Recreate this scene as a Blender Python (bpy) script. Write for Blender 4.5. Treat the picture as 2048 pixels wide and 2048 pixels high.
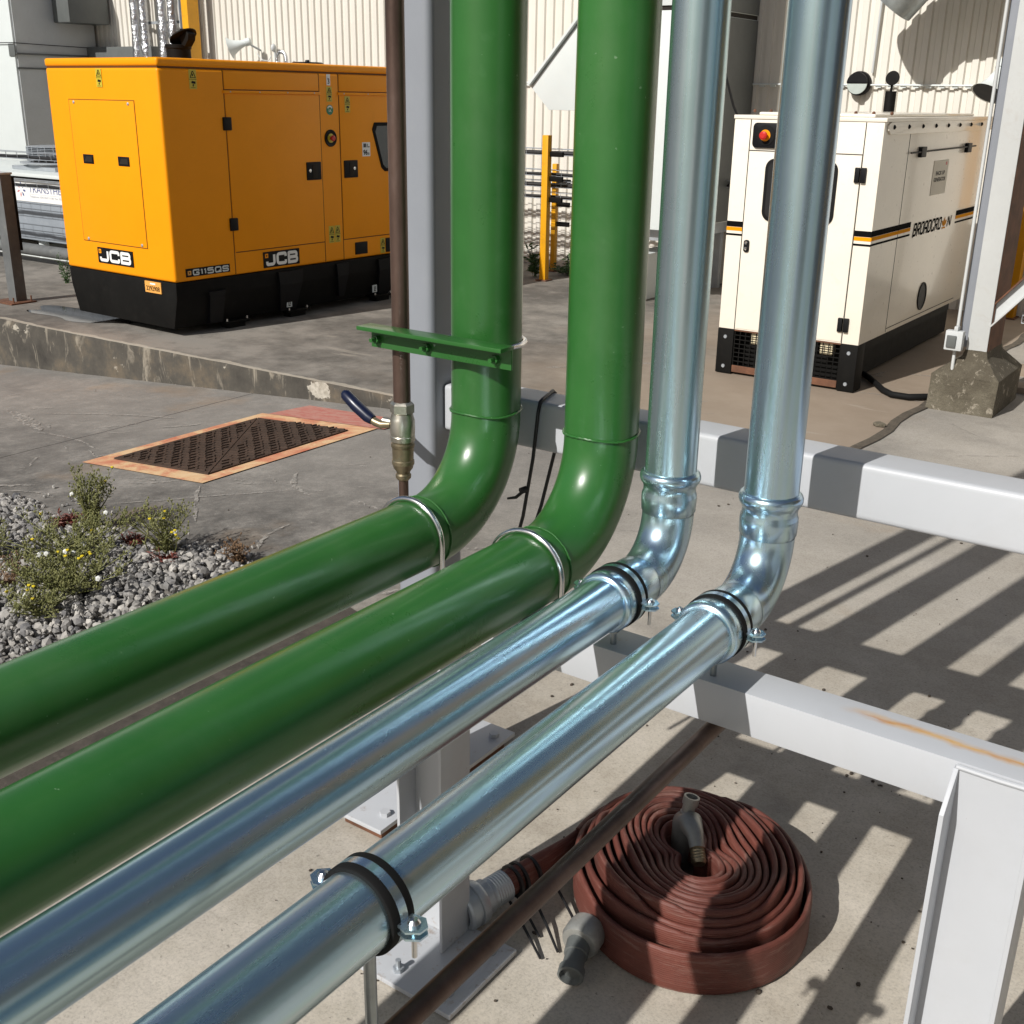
import bpy, bmesh, math, random
from mathutils import Vector, Matrix, Euler
random.seed(7)
R = math.radians
PI = math.pi
for o in list(bpy.data.objects): bpy.data.objects.remove(o)
S = bpy.context.scene
COL = S.collection

# ------------------------------------------------------------------ camera
EYE = 1.98
cam_d = bpy.data.cameras.new('camera'); cam = bpy.data.objects.new('camera', cam_d); COL.objects.link(cam)
pitch, roll, yaw = R(20.114), R(-0.909), R(-34.962)
cy, sy, cp, sp = math.cos(yaw), math.sin(yaw), math.cos(pitch), math.sin(pitch)
fwd = Vector((sy*cp, cy*cp, -sp)); right = Vector((cy, -sy, 0)); down = fwd.cross(right)
c, s_ = math.cos(roll), math.sin(roll)
r2 = c*right + s_*down; d2 = -s_*right + c*down
m = Matrix((r2, -d2, -fwd)).transposed().to_4x4(); m.translation = (0, 0, EYE)
cam.matrix_world = m
cam_d.sensor_width = 36; cam_d.lens = 36*2264.7/2048
cam_d.clip_start = 0.02; cam_d.clip_end = 2000
S.camera = cam
S.render.resolution_x = 1024; S.render.resolution_y = 1024

# ------------------------------------------------------------------ sky and sun
SUN_EL, SUN_AZ = R(37.1), R(10.2)      # shadows run towards +Y, a little to +X
w = bpy.data.worlds.new('World'); S.world = w; w.use_nodes = True
nt = w.node_tree; bg = nt.nodes['Background']
sky = nt.nodes.new('ShaderNodeTexSky'); sky.sky_type = 'NISHITA'; sky.sun_disc = False
sky.sun_elevation = SUN_EL; sky.sun_rotation = PI + SUN_AZ
sky.air_density = 1.0; sky.dust_density = 2.0; sky.ozone_density = 1.0
nt.links.new(sky.outputs[0], bg.inputs[0]); bg.inputs[1].default_value = 0.058
sl = bpy.data.lights.new('sun', 'SUN'); sun = bpy.data.objects.new('sun', sl); COL.objects.link(sun)
sl.energy = 5.0; sl.angle = R(0.53); sl.color = (1.0, 0.972, 0.925)
sd = Vector((math.sin(SUN_AZ)*math.cos(SUN_EL), math.cos(SUN_AZ)*math.cos(SUN_EL), -math.sin(SUN_EL)))
sun.rotation_euler = sd.to_track_quat('-Z', 'Y').to_euler(); sun.location = (-3, -8, 9)
S.view_settings.view_transform = 'Standard'; S.view_settings.look = 'None'
S.view_settings.exposure = -0.08; S.view_settings.gamma = 1.0
S.render.engine = 'CYCLES'

# ------------------------------------------------------------------ materials
def lin(h):
    h = h.lstrip('#'); o = []
    for i in (0, 2, 4):
        v = int(h[i:i+2], 16)/255
        o.append(v/12.92 if v <= 0.04045 else ((v+0.055)/1.055)**2.4)
    return tuple(o)
def col4(c): return (c[0], c[1], c[2], 1.0)
class NT:
    def __init__(s, name):
        s.m = bpy.data.materials.new(name); s.m.use_nodes = True
        s.t = s.m.node_tree; s.b = s.t.nodes['Principled BSDF']
        s.tc = s.t.nodes.new('ShaderNodeTexCoord')
    def n(s, typ, **k):
        q = s.t.nodes.new(typ)
        for a, v in k.items(): setattr(q, a, v)
        return q
    def l(s, a, b): s.t.links.new(a, b)
    def map(s, scale=(1, 1, 1), rot=(0, 0, 0), loc=(0, 0, 0)):
        q = s.n('ShaderNodeMapping'); q.inputs['Scale'].default_value = scale
        q.inputs['Rotation'].default_value = rot; q.inputs['Location'].default_value = loc
        s.l(s.tc.outputs['Object'], q.inputs[0]); return q.outputs[0]
    def noise(s, scale, detail=6, rough=0.6, vec=None, dist=0.0):
        q = s.n('ShaderNodeTexNoise'); q.inputs['Scale'].default_value = scale
        q.inputs['Detail'].default_value = detail; q.inputs['Roughness'].default_value = rough
        q.inputs['Distortion'].default_value = dist
        s.l(vec if vec else s.tc.outputs['Object'], q.inputs['Vector']); return q.outputs['Fac']
    def ramp(s, fac, stops, interp='LINEAR'):
        q = s.n('ShaderNodeValToRGB'); q.color_ramp.interpolation = interp
        e = q.color_ramp.elements
        while len(e) > 1: e.remove(e[-1])
        e[0].position = stops[0][0]; e[0].color = col4(stops[0][1])
        for p, cc in stops[1:]:
            k = e.new(p); k.color = col4(cc)
        s.l(fac, q.inputs[0]); return q.outputs[0]
    def gray(s, fac, a, b): return s.ramp(fac, [(a, (0, 0, 0)), (b, (1, 1, 1))])
    def mix(s, fac, a, b, mode='MIX'):
        q = s.n('ShaderNodeMix', data_type='RGBA', blend_type=mode)
        for sock, v in ((q.inputs[0], fac), (q.inputs[6], a), (q.inputs[7], b)):
            if isinstance(v, (int, float)): sock.default_value = v
            elif isinstance(v, tuple): sock.default_value = col4(v)
            else: s.l(v, sock)
        return q.outputs[2]
    def math(s, op, a, b=0.0, clamp=False):
        q = s.n('ShaderNodeMath', operation=op); q.use_clamp = clamp
        for sock, v in ((q.inputs[0], a), (q.inputs[1], b)):
            if isinstance(v, (int, float)): sock.default_value = v
            else: s.l(v, sock)
        return q.outputs[0]
    def xyz(s):
        q = s.n('ShaderNodeSeparateXYZ'); s.l(s.tc.outputs['Object'], q.inputs[0]); return q.outputs
    def bump(s, h, strength=0.3, dist=0.01):
        q = s.n('ShaderNodeBump'); q.inputs['Strength'].default_value = strength
        q.inputs['Distance'].default_value = dist; s.l(h, q.inputs['Height'])
        s.l(q.outputs[0], s.b.inputs['Normal'])
    def base(s, c):
        if isinstance(c, tuple): s.b.inputs['Base Color'].default_value = col4(c)
        else: s.l(c, s.b.inputs['Base Color'])
    def rough(s, r):
        if isinstance(r, (int, float)): s.b.inputs['Roughness'].default_value = r
        else: s.l(r, s.b.inputs['Roughness'])
    def set(s, **k):
        for a, v in k.items(): s.b.inputs[a.replace('_', ' ')].default_value = v

def paint(name, c, rough=0.4, var=0.12, dirt=None, dirt_amt=0.25, bump=0.04, coat=0.0, metal=0.0, scale=3.0, spec=0.5):
    n = NT(name)
    f = n.noise(scale, 6, 0.65)
    lo = tuple(x*(1-var) for x in c); hi = tuple(min(1, x*(1+var)) for x in c)
    cc = n.ramp(f, [(0.3, lo), (0.7, hi)])
    if dirt:
        g = n.gray(n.noise(scale*4, 8, 0.7, dist=0.6), 0.55, 0.8)
        cc = n.mix(n.math('MULTIPLY', g, dirt_amt), cc, dirt)
    n.base(cc)
    r = n.noise(scale*6, 4); n.rough(n.math('ADD', n.math('MULTIPLY', r, 0.16), rough-0.08))
    if bump: n.bump(n.noise(60, 3), bump, 0.003)
    n.set(Metallic=metal, Specular_IOR_Level=spec)
    if coat: n.set(Coat_Weight=coat, Coat_Roughness=0.08)
    return n.m
def plain(name, c, rough=0.5, metal=0.0):
    return paint(name, c, rough, 0.08, bump=0, metal=metal, scale=8)

M = {}
M['orange'] = paint('orange paint', (0.90, 0.315, 0.0008), 0.42, 0.03, dirt=(0.62, 0.23, 0.006), dirt_amt=0.22, spec=0.25)
M['black_paint'] = paint('black satin paint', (0.007, 0.0066, 0.006), 0.62, 0.3, dirt=(0.035, 0.03, 0.026), dirt_amt=0.2, spec=0.12)
M['black'] = paint('black plastic', (0.007, 0.007, 0.008), 0.5, 0.1, bump=0, spec=0.18)
M['rubber'] = paint('black rubber', (0.009, 0.009, 0.009), 0.7, 0.1, bump=0, spec=0.15)
M['gap'] = plain('dark gap', (0.01, 0.006, 0.002), 0.8)
M['orange_gap'] = plain('orange panel gap', (0.11, 0.035, 0.0), 0.7)
M['cream'] = paint('cream paint', (0.83, 0.77, 0.66), 0.3, 0.04, dirt=(0.45, 0.38, 0.27), dirt_amt=0.22, coat=0.4)
M['white'] = paint('white paint', (0.8, 0.8, 0.78), 0.4, 0.04)
M['sticker_y'] = plain('yellow sticker', (0.55, 0.43, 0.03), 0.4)
M['sticker_g'] = plain('green sticker', (0.005, 0.19, 0.085), 0.4)
M['sticker_o'] = plain('pale orange sticker', (0.75, 0.36, 0.08), 0.45)
M['red'] = plain('red plastic', (0.5, 0.02, 0.015), 0.35)
M['chrome'] = plain('bright steel', (0.7, 0.7, 0.7), 0.22, 1.0)
M['greypaint'] = paint('light grey paint', (0.52, 0.54, 0.54), 0.45, 0.06, dirt=(0.3, 0.28, 0.25), dirt_amt=0.3)
M['palegrey'] = paint('pale grey cladding', (0.62, 0.66, 0.65), 0.5, 0.03)
M['coolergrey'] = paint('blue grey sheet', (0.27, 0.30, 0.335), 0.45, 0.08, dirt=(0.45, 0.46, 0.47), dirt_amt=0.3)
M['postgrey'] = paint('dull dark post', (0.12, 0.125, 0.125), 0.6, 0.3, dirt=(0.3, 0.28, 0.23), dirt_amt=0.4)
M['colgrey'] = paint('column grey paint', (0.50, 0.51, 0.50), 0.5, 0.05, dirt=(0.3, 0.22, 0.15), dirt_amt=0.25)
M['blocker'] = paint('dull blocker cladding', (0.10, 0.10, 0.095), 0.6, 0.2)
M['darkgrey'] = paint('dark grey sheet', (0.105, 0.113, 0.11), 0.5, 0.1, dirt=(0.2, 0.19, 0.17), dirt_amt=0.2)
M['yellow'] = paint('yellow post paint', (0.72, 0.34, 0.005), 0.45, 0.1, dirt=(0.2, 0.1, 0.03), dirt_amt=0.5)
M['galv'] = paint('galvanised sheet', (0.42, 0.45, 0.48), 0.42, 0.12, metal=0.55, scale=7)
M['glass'] = plain('dark glass', (0.02, 0.02, 0.02), 0.05)
M['lens'] = plain('pale lens', (0.45, 0.5, 0.47), 0.3)
M['cable'] = plain('black cable', (0.012, 0.012, 0.013), 0.5)
M['terracotta'] = paint('brown rust stained metal', (0.13, 0.055, 0.028), 0.8, 0.4, dirt=(0.05, 0.035, 0.025), dirt_amt=0.7, scale=9)
M['silver'] = paint('painted grey casting', (0.34, 0.34, 0.32), 0.45, 0.2, dirt=(0.1, 0.09, 0.07), dirt_amt=0.6, metal=0.5, scale=12)
M['navy'] = plain('navy dipped handle', (0.004, 0.008, 0.03), 0.32)
M['lamp_w'] = plain('cream lens block', (0.75, 0.66, 0.45), 0.4)

def green():
    n = NT('green gloss paint')
    f = n.noise(2.2, 6, 0.6)
    cc = n.ramp(f, [(0.35, (0.022, 0.108, 0.021)), (0.65, (0.031, 0.138, 0.028))])
    sc = n.gray(n.noise(18, 3, 0.6, n.map((1, 0.05, 1))), 0.64, 0.76)
    cc = n.mix(n.math('MULTIPLY', sc, 0.14), cc, (0.11, 0.24, 0.11))
    sp = n.gray(n.noise(75, 3, 0.5), 0.735, 0.76)
    cc = n.mix(n.math('MULTIPLY', sp, 0.6), cc, (0.20, 0.32, 0.19))
    dust = n.gray(n.noise(3.4, 9, 0.75, dist=0.3), 0.48, 0.78)
    cc = n.mix(n.math('MULTIPLY', dust, 0.10), cc, (0.22, 0.25, 0.19))
    n.base(cc); n.rough(n.math('ADD', n.math('MULTIPLY', n.noise(6, 7, 0.7), 0.22), 0.19))
    n.bump(n.math('ADD', n.noise(7, 4), n.math('MULTIPLY', n.noise(120, 2), 0.10)), 0.06, 0.006); n.set(Coat_Weight=0.12, Coat_Roughness=0.15)
    return n.m
M['green'] = green()
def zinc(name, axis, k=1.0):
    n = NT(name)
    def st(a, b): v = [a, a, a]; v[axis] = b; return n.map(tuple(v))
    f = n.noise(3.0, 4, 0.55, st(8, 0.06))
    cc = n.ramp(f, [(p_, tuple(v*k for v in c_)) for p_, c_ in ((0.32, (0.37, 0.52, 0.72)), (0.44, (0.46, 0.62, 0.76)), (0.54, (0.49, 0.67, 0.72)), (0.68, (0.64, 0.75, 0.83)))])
    fog = n.gray(n.noise(4, 6, 0.65), 0.42, 0.75)
    cc = n.mix(n.math('MULTIPLY', fog, 0.10), cc, (0.78, 0.82, 0.83))
    spots = n.gray(n.noise(34, 5, 0.65), 0.735, 0.77)
    n.base(cc); n.set(Metallic=0.95)
    r = n.math('ADD', n.math('MULTIPLY', n.noise(4, 5, 0.65, st(6, 0.08)), 0.14), 0.18)
    n.rough(n.math('ADD', n.math('ADD', r, n.math('MULTIPLY', fog, 0.04)), n.math('MULTIPLY', spots, 0.2)))
    n.bump(n.noise(4, 2, 0.5, st(4, 0.05)), 0.025, 0.004)
    return n.m
M['zinc'] = zinc('zinc plated steel', 1); M['zincv_dim'] = zinc('zinc plated upright', 2, 0.86)  # upright copy darkened for the dim surroundings it reflects
def steel_white():
    n = NT('grey white steel paint')
    x, y, z = n.xyz()
    cc = n.ramp(n.noise(2.5, 6), [(0.3, (0.44, 0.455, 0.48)), (0.7, (0.485, 0.50, 0.525))])
    loc = n.math('SUBTRACT', 1.0, n.math('MULTIPLY', n.math('ABSOLUTE', n.math('ADD', x, 0.965)), 6.0), True)
    loc2 = n.math('MULTIPLY', n.math('GREATER_THAN', x, -0.6), n.math('LESS_THAN', n.math('ABSOLUTE', n.math('SUBTRACT', y, 1.806)), 0.012))
    nz = n.math('ADD', n.noise(26, 10, 0.78, dist=0.4), n.math('ADD', n.math('MULTIPLY', loc, 0.085), n.math('MULTIPLY', loc2, 0.03)))
    spots = n.gray(nz, 0.675, 0.72)
    band = n.math('SUBTRACT', 1.0, n.math('MULTIPLY', n.math('ABSOLUTE', n.math('SUBTRACT', z, 0.93)), 9.0), True)
    cc = n.mix(n.math('MULTIPLY', n.math('MULTIPLY', spots, band), 0.9), cc, n.ramp(n.noise(30, 4), [(0.35, (0.16, 0.05, 0.02)), (0.6, (0.42, 0.19, 0.04))]))
    # one long rust run on the upper flange
    wob = n.math('MULTIPLY', n.math('SUBTRACT', n.noise(7, 5), 0.5), 0.05)
    dy = n.math('ABSOLUTE', n.math('SUBTRACT', n.math('ADD', y, wob), 1.862))
    line = n.math('SUBTRACT', 1.0, n.math('MULTIPLY', dy, 62), True)
    xr = n.gray(x, 0.0, 1.0)
    xm = n.math('MULTIPLY', n.math('ADD', x, 0.56), 14.0, True)
    tz = n.math('GREATER_THAN', z, 0.926)
    mk = n.math('MULTIPLY', n.math('MULTIPLY', line, xm), n.math('MULTIPLY', tz, n.gray(n.noise(30, 6, 0.7, n.map((0.25, 1, 1))), 0.28, 0.55)))
    cc = n.mix(mk, cc, n.ramp(n.noise(40, 5, 0.7, n.map((0.3, 1, 1))), [(0.35, (0.42, 0.17, 0.03)), (0.6, (0.56, 0.33, 0.10))]))
    ft = n.math('MULTIPLY', n.math('LESS_THAN', z, 0.11), n.gray(n.math('SUBTRACT', n.noise(20, 8, 0.75), n.math('MULTIPLY', z, 1.6)), 0.54, 0.62))
    cc = n.mix(n.math('MULTIPLY', ft, 0.6), cc, n.ramp(n.noise(35, 4), [(0.35, (0.13, 0.06, 0.03)), (0.65, (0.34, 0.26, 0.18))]))
    gr = n.gray(n.noise(5, 9, 0.75, dist=0.5), 0.5, 0.75); cc = n.mix(n.math('MULTIPLY', gr, 0.16), cc, (0.33, 0.32, 0.29))
    chip = n.gray(n.noise(38, 6, 0.7), 0.715, 0.735); cc = n.mix(n.math('MULTIPLY', chip, 0.7), cc, (0.16, 0.13, 0.11))
    n.base(cc); n.rough(n.math('ADD', n.math('MULTIPLY', n.noise(12, 5), 0.2), 0.34)); n.bump(n.noise(40, 4), 0.06, 0.003)
    return n.m
M['steelwhite'] = steel_white()
M['steelgrey'] = paint('grey steel paint', (0.25, 0.265, 0.295), 0.4, 0.05, dirt=(0.4, 0.38, 0.35), dirt_amt=0.15)
def copper():
    n = NT('weathered copper')
    f = n.noise(6, 8, 0.7, n.map((1, 1, 0.35)))
    cc = n.ramp(f, [(0.3, (0.06, 0.036, 0.027)), (0.55, (0.12, 0.076, 0.06)), (0.75, (0.19, 0.135, 0.115))])
    n.base(cc); n.rough(0.42); n.set(Metallic=0.55); n.bump(n.noise(30, 5), 0.1, 0.003)
    return n.m
M['copper'] = copper()
def brass():
    n = NT('nickel brass')
    f = n.noise(25, 8, 0.7)
    cc = n.ramp(f, [(0.3, (0.36, 0.34, 0.28)), (0.6, (0.58, 0.55, 0.48)), (0.8, (0.66, 0.64, 0.58))])
    n.base(cc); n.rough(0.33); n.set(Metallic=0.9); n.bump(n.noise(60, 5), 0.15, 0.003)
    return n.m
M['brass'] = brass()
M['brassdull'] = paint('dull brass', (0.26, 0.215, 0.14), 0.4, 0.25, dirt=(0.15, 0.25, 0.22), dirt_amt=0.6, metal=0.8, scale=14)

def concrete(name, c0, c1, c2, spk=0.5, mode=0, streak=0.35):
    n = NT(name)
    big = n.noise(0.55, 8, 0.62); mid = n.noise(3.5, 8, 0.7)
    cc = n.ramp(n.math('ADD', n.math('MULTIPLY', big, 0.55), n.math('MULTIPLY', mid, 0.45)), [(0.42, c0), (0.5, c1), (0.58, c2)])
    fine = n.noise(150, 4, 0.7)
    cc = n.mix(spk, cc, n.ramp(fine, [(0.32, (0.45, 0.44, 0.43)), (0.5, (1, 1, 1)), (0.7, (1.25, 1.24, 1.2))]), 'MULTIPLY')
    pits = n.gray(n.noise(62, 3, 0.5), 0.70, 0.73)
    cc = n.mix(n.math('MULTIPLY', pits, 0.65), cc, tuple(v*0.32 for v in c1))
    return n, cc, fine
def ground_mat():
    n, beige, fine = concrete('yard concrete', (0.40, 0.355, 0.29), (0.48, 0.435, 0.365), (0.55, 0.50, 0.43), 0.42)
    x, y, z = n.xyz()
    big = n.noise(0.8, 8, 0.65); mid = n.noise(5, 8, 0.7)
    dark = n.ramp(n.math('ADD', n.math('MULTIPLY', big, 0.5), n.math('MULTIPLY', mid, 0.5)), [(0.41, (0.062, 0.058, 0.053)), (0.5, (0.13, 0.122, 0.11)), (0.59, (0.23, 0.215, 0.195))])
    sp = n.ramp(fine, [(0.3, (0.55, 0.54, 0.53)), (0.5, (1, 1, 1)), (0.7, (1.3, 1.28, 1.25))])
    dark = n.mix(0.7, dark, sp, 'MULTIPLY')
    dark = n.mix(0.55, dark, n.ramp(n.noise(28, 8, 0.75), [(0.38, (0.55, 0.55, 0.55)), (0.5, (1, 1, 1)), (0.62, (1.55, 1.53, 1.5))]), 'MULTIPLY')
    fl = n.gray(n.noise(42, 4, 0.6), 0.67, 0.71); dark = n.mix(n.math('MULTIPLY', fl, 0.5), dark, (0.36, 0.34, 0.31))
    # the left pour is older, trafficked and dirtier
    t = n.math('ADD', n.math('MULTIPLY', n.math('ADD', x, 2.1), 0.42), n.math('MULTIPLY', n.math('SUBTRACT', big, 0.5), 1.6))
    yy = n.math('MULTIPLY', n.math('SUBTRACT', 2.4, y), 0.05)
    t = n.gray(n.math('ADD', n.math('ADD', t, 0.72), yy), 0.0, 1.0)
    cc = n.mix(t, dark, beige)
    # grey weathering away from the sheltered strip under the pipes
    gy = n.gray(n.math('ADD', n.math('MULTIPLY', n.math('SUBTRACT', y, 3.0), 0.6), n.math('MULTIPLY', n.math('SUBTRACT', big, 0.5), 1.2)), 0.0, 1.0)
    cc = n.mix(n.math('MULTIPLY', gy, 0.55), cc, n.mix(0.6, (0.31, 0.29, 0.262), sp, 'MULTIPLY'))
    # scrapes
    for rot, sc, lo in ((0.25, (0.30, 3.6, 1), 0.66), (-0.5, (0.45, 5.0, 1), 0.665), (1.25, (0.35, 4.0, 1), 0.67), (2.3, (0.5, 6.0, 1), 0.67)):
        v = n.map(sc, (0, 0, rot))
        g = n.gray(n.noise(3.2, 5, 0.68, v, 0.4), lo, lo+0.035)
        g = n.math('MULTIPLY', g, n.gray(n.noise(2.1, 4), 0.46, 0.62))
        cc = n.mix(n.math('MULTIPLY', g, 0.62), cc, (0.38, 0.35, 0.31))
    stain = n.gray(n.noise(0.9, 5, 0.55, n.map((1, 1, 1), loc=(4, 7, 0))), 0.60, 0.72)
    cc = n.mix(n.math('MULTIPLY', stain, 0.34), cc, (0.30, 0.18, 0.075))
    oil = n.gray(n.noise(1.3, 5, 0.6, n.map((1, 1, 1), loc=(9, 2, 0))), 0.60, 0.70); cc = n.mix(n.math('MULTIPLY', oil, 0.35), cc, (0.11, 0.10, 0.09))
    # saw cut joints
    for axis, pos, wd in ((0, -6.56, 0.006), (0, 1.35, 0.005)):
        d = n.math('ABSOLUTE', n.math('SUBTRACT', (x, y)[axis], n.math('ADD', n.math('MULTIPLY', n.math('SUBTRACT', n.noise(2.2, 4), 0.5), 0.06), pos)))
        cc = n.mix(n.math('LESS_THAN', d, wd), cc, (0.035, 0.03, 0.027))
    n.base(cc); n.rough(0.9)
    n.bump(n.math('ADD', n.math('MULTIPLY', fine, 0.5), n.noise(9, 6)), 0.28, 0.006)
    return n.m
M['ground'] = ground_mat()
def slab_mat():
    n, cc, fine = concrete('slab concrete', (0.105, 0.096, 0.084), (0.178, 0.163, 0.142), (0.26, 0.238, 0.208), 0.6)
    x, y, z = n.xyz()
    t = n.gray(n.math('ADD', n.math('MULTIPLY', n.math('ADD', x, 5.2), 0.3), n.noise(0.9, 5)), 0.35, 1.25)
    cc = n.mix(n.math('MULTIPLY', t, 0.75), cc, (0.31, 0.24, 0.175))
    for rot, sc, lo in ((0.4, (0.35, 3.4, 1), 0.655), (-0.9, (0.5, 4.8, 1), 0.66), (1.7, (0.4, 4.0, 1), 0.665)):
        g = n.gray(n.noise(2.6, 5, 0.68, n.map(sc, (0, 0, rot)), 0.4), lo, lo+0.04)
        cc = n.mix(n.math('MULTIPLY', g, 0.4), cc, (0.38, 0.34, 0.28))
    # edge of the slab: damp dark face with pale lime runs
    face = n.math('LESS_THAN', z, -0.012)
    runs = n.gray(n.noise(5, 7, 0.65, n.map((1.6, 1, 0.55)), 0.9), 0.56, 0.66)
    fd = n.mix(n.math('MULTIPLY', runs, 0.7), n.ramp(n.noise(2.4, 8, 0.7), [(0.3, (0.035, 0.031, 0.026)), (0.5, (0.075, 0.067, 0.055)), (0.72, (0.16, 0.125, 0.085))]), (0.33, 0.29, 0.23))
    chips = n.gray(n.noise(3.4, 8, 0.72, n.map((1, 1, 1.3), loc=(1.3, 0, 2))), 0.62, 0.65)
    fd = n.mix(n.math('MULTIPLY', chips, 0.8), fd, (0.45, 0.41, 0.34))
    dx_ = n.math('MULTIPLY', n.math('ADD', x, 5.86), 1.0); dz_ = n.math('MULTIPLY', n.math('ADD', z, 0.075), 1.5)
    dd = n.math('SQRT', n.math('ADD', n.math('MULTIPLY', dx_, dx_), n.math('MULTIPLY', dz_, dz_)))
    dd = n.math('ADD', dd, n.math('MULTIPLY', n.math('SUBTRACT', n.noise(9, 7, 0.75), 0.5), 0.22))
    fd = n.mix(n.math('MULTIPLY', n.math('LESS_THAN', dd, 0.10), 0.9), fd, n.ramp(n.noise(25, 6, 0.7), [(0.35, (0.30, 0.27, 0.22)), (0.6, (0.52, 0.48, 0.41))]))
    cc = n.mix(face, cc, fd)
    edge = n.math('MULTIPLY', n.math('LESS_THAN', n.math('ABSOLUTE', n.math('ADD', z, 0.006)), 0.0055), 0.6)
    cc = n.mix(edge, cc, (0.36, 0.32, 0.26))
    n.base(cc); n.rough(0.88); n.bump(n.math('ADD', n.math('MULTIPLY', fine, 0.4), n.noise(11, 7)), 0.3, 0.008)
    return n.m
M['slab'] = slab_mat()
def foot_mat():
    n, cc, fine = concrete('mossy footing concrete', (0.085, 0.072, 0.05), (0.135, 0.118, 0.085), (0.2, 0.18, 0.14), 0.6)
    g = n.gray(n.noise(17, 8, 0.72, dist=0.5), 0.57, 0.64)
    cc = n.mix(n.math('MULTIPLY', g, 0.7), cc, (0.36, 0.32, 0.255))
    n.base(cc); n.rough(0.92); n.bump(n.noise(22, 8, 0.7), 0.7, 0.02)
    return n.m
M['foot'] = foot_mat()
def wall_mat():
    n = NT('cream cladding')
    x, y, z = n.xyz()
    cc = n.ramp(n.noise(0.8, 5), [(0.3, (0.63, 0.60, 0.535)), (0.7, (0.70, 0.67, 0.605))])
    st = n.gray(n.noise(2.0, 6, 0.6, n.map((5, 1, 0.12)), 0.3), 0.66, 0.80)
    cc = n.mix(n.math('MULTIPLY', st, 0.55), cc, (0.50, 0.34, 0.18))
    n.base(cc); n.rough(0.5)
    return n.m
M['wall'] = wall_mat()
M['decal'] = paint('matt black decal', (0.006, 0.006, 0.006), 0.85, 0.1, bump=0, spec=0.03)
M['decal_o'] = paint('matt orange decal', (0.75, 0.30, 0.005), 0.8, 0.1, bump=0, spec=0.05)
M['paper'] = paint('aged paper', (0.74, 0.70, 0.61), 0.7, 0.05, bump=0, spec=0.1)
M['yellow_dull'] = paint('dull yellow paint', (0.5, 0.22, 0.004), 0.6, 0.15, dirt=(0.2, 0.1, 0.03), dirt_amt=0.5, spec=0.2)
def stone_mat():
    n = NT('limestone chips')
    at = n.n('ShaderNodeAttribute'); at.attribute_name = 'tone'
    cc = n.ramp(at.outputs['Fac'], [(0.0, (0.12, 0.12, 0.128)), (0.5, (0.29, 0.278, 0.262)), (1.0, (0.50, 0.475, 0.435))])
    cc = n.mix(0.5, cc, n.ramp(n.noise(60, 5, 0.7), [(0.3, (0.6, 0.6, 0.6)), (0.7, (1.2, 1.18, 1.15))]), 'MULTIPLY')
    n.base(cc); n.rough(0.9); n.bump(n.noise(80, 4), 0.3, 0.004)
    return n.m
M['stone'] = stone_mat()
def hose_mat():
    n = NT('red canvas hose')
    cc = n.ramp(n.noise(7, 8, 0.7), [(0.3, (0.085, 0.025, 0.018)), (0.6, (0.145, 0.041, 0.028)), (0.8, (0.19, 0.065, 0.045))])
    x, y, z = n.xyz()
    rib = n.n('ShaderNodeTexWave', wave_type='BANDS', bands_direction='Z'); rib.inputs['Scale'].default_value = 55
    rib.inputs['Distortion'].default_value = 1.0
    n.l(n.tc.outputs['Object'], rib.inputs['Vector'])
    sc = n.gray(n.noise(6, 8, 0.72, n.map((1.2, 1.2, 14))), 0.53, 0.68)
    cc = n.mix(n.math('MULTIPLY', sc, 0.42), cc, (0.30, 0.20, 0.165))
    n.base(cc); n.rough(0.62); n.bump(n.math('ADD', rib.outputs['Fac'], n.math('MULTIPLY', n.noise(50, 4), 0.6)), 0.3, 0.002)
    return n.m
M['hose'] = hose_mat()
def tread_mat():
    n = NT('rusty tread plate')
    cc = n.ramp(n.noise(6, 8, 0.7), [(0.3, (0.032, 0.019, 0.012)), (0.7, (0.072, 0.043, 0.029))])
    n.base(cc); n.rough(0.75); n.bump(n.noise(70, 4), 0.3, 0.004)
    return n.m
M['tread'] = tread_mat()
def border_mat():
    n = NT('worn marking paint')
    f = n.noise(3.2, 7, 0.7, dist=0.4)
    cc = n.ramp(f, [(0.36, (0.50, 0.15, 0.085)), (0.47, (0.58, 0.27, 0.15)), (0.55, (0.66, 0.44, 0.24)), (0.7, (0.70, 0.53, 0.33))])
    g = n.gray(n.noise(30, 8, 0.75), 0.60, 0.68)
    cc = n.mix(n.math('MULTIPLY', g, 0.5), cc, (0.22, 0.19, 0.165))
    n.base(cc); n.rough(0.8); n.bump(n.noise(40, 5), 0.15, 0.003)
    return n.m
M['border'] = border_mat()
def pinkpaint():
    n = NT('worn red marking paint')
    g = n.gray(n.noise(9, 9, 0.75, n.map((1, 3, 1))), 0.40, 0.62)
    cc = n.mix(g, (0.42, 0.135, 0.105), (0.46, 0.25, 0.20))
    n.base(cc); n.rough(0.85)
    return n.m
M['pink'] = pinkpaint()
def water_mat():
    n = NT('puddle water'); n.base((0.02, 0.018, 0.016)); n.rough(0.05)
    n.set(IOR=1.33, Specular_IOR_Level=0.22); n.bump(n.noise(5, 3), 0.02, 0.01); return n.m
M['water'] = water_mat()
def leaf(name, a, b):
    n = NT(name); n.base(n.ramp(n.noise(40, 3), [(0.35, a), (0.65, b)])); n.rough(0.6)
    n.set(Subsurface_Weight=0.0); return n.m
M['leaf'] = leaf('weed leaves', (0.115, 0.125, 0.035), (0.24, 0.235, 0.09))
M['leafd'] = leaf('broad green leaves', (0.018, 0.05, 0.012), (0.06, 0.12, 0.03))
M['leafr'] = leaf('reddened leaves', (0.10, 0.018, 0.014), (0.16, 0.04, 0.02))
M['leafb'] = leaf('dry brown stems', (0.13, 0.075, 0.04), (0.22, 0.14, 0.08))
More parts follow.
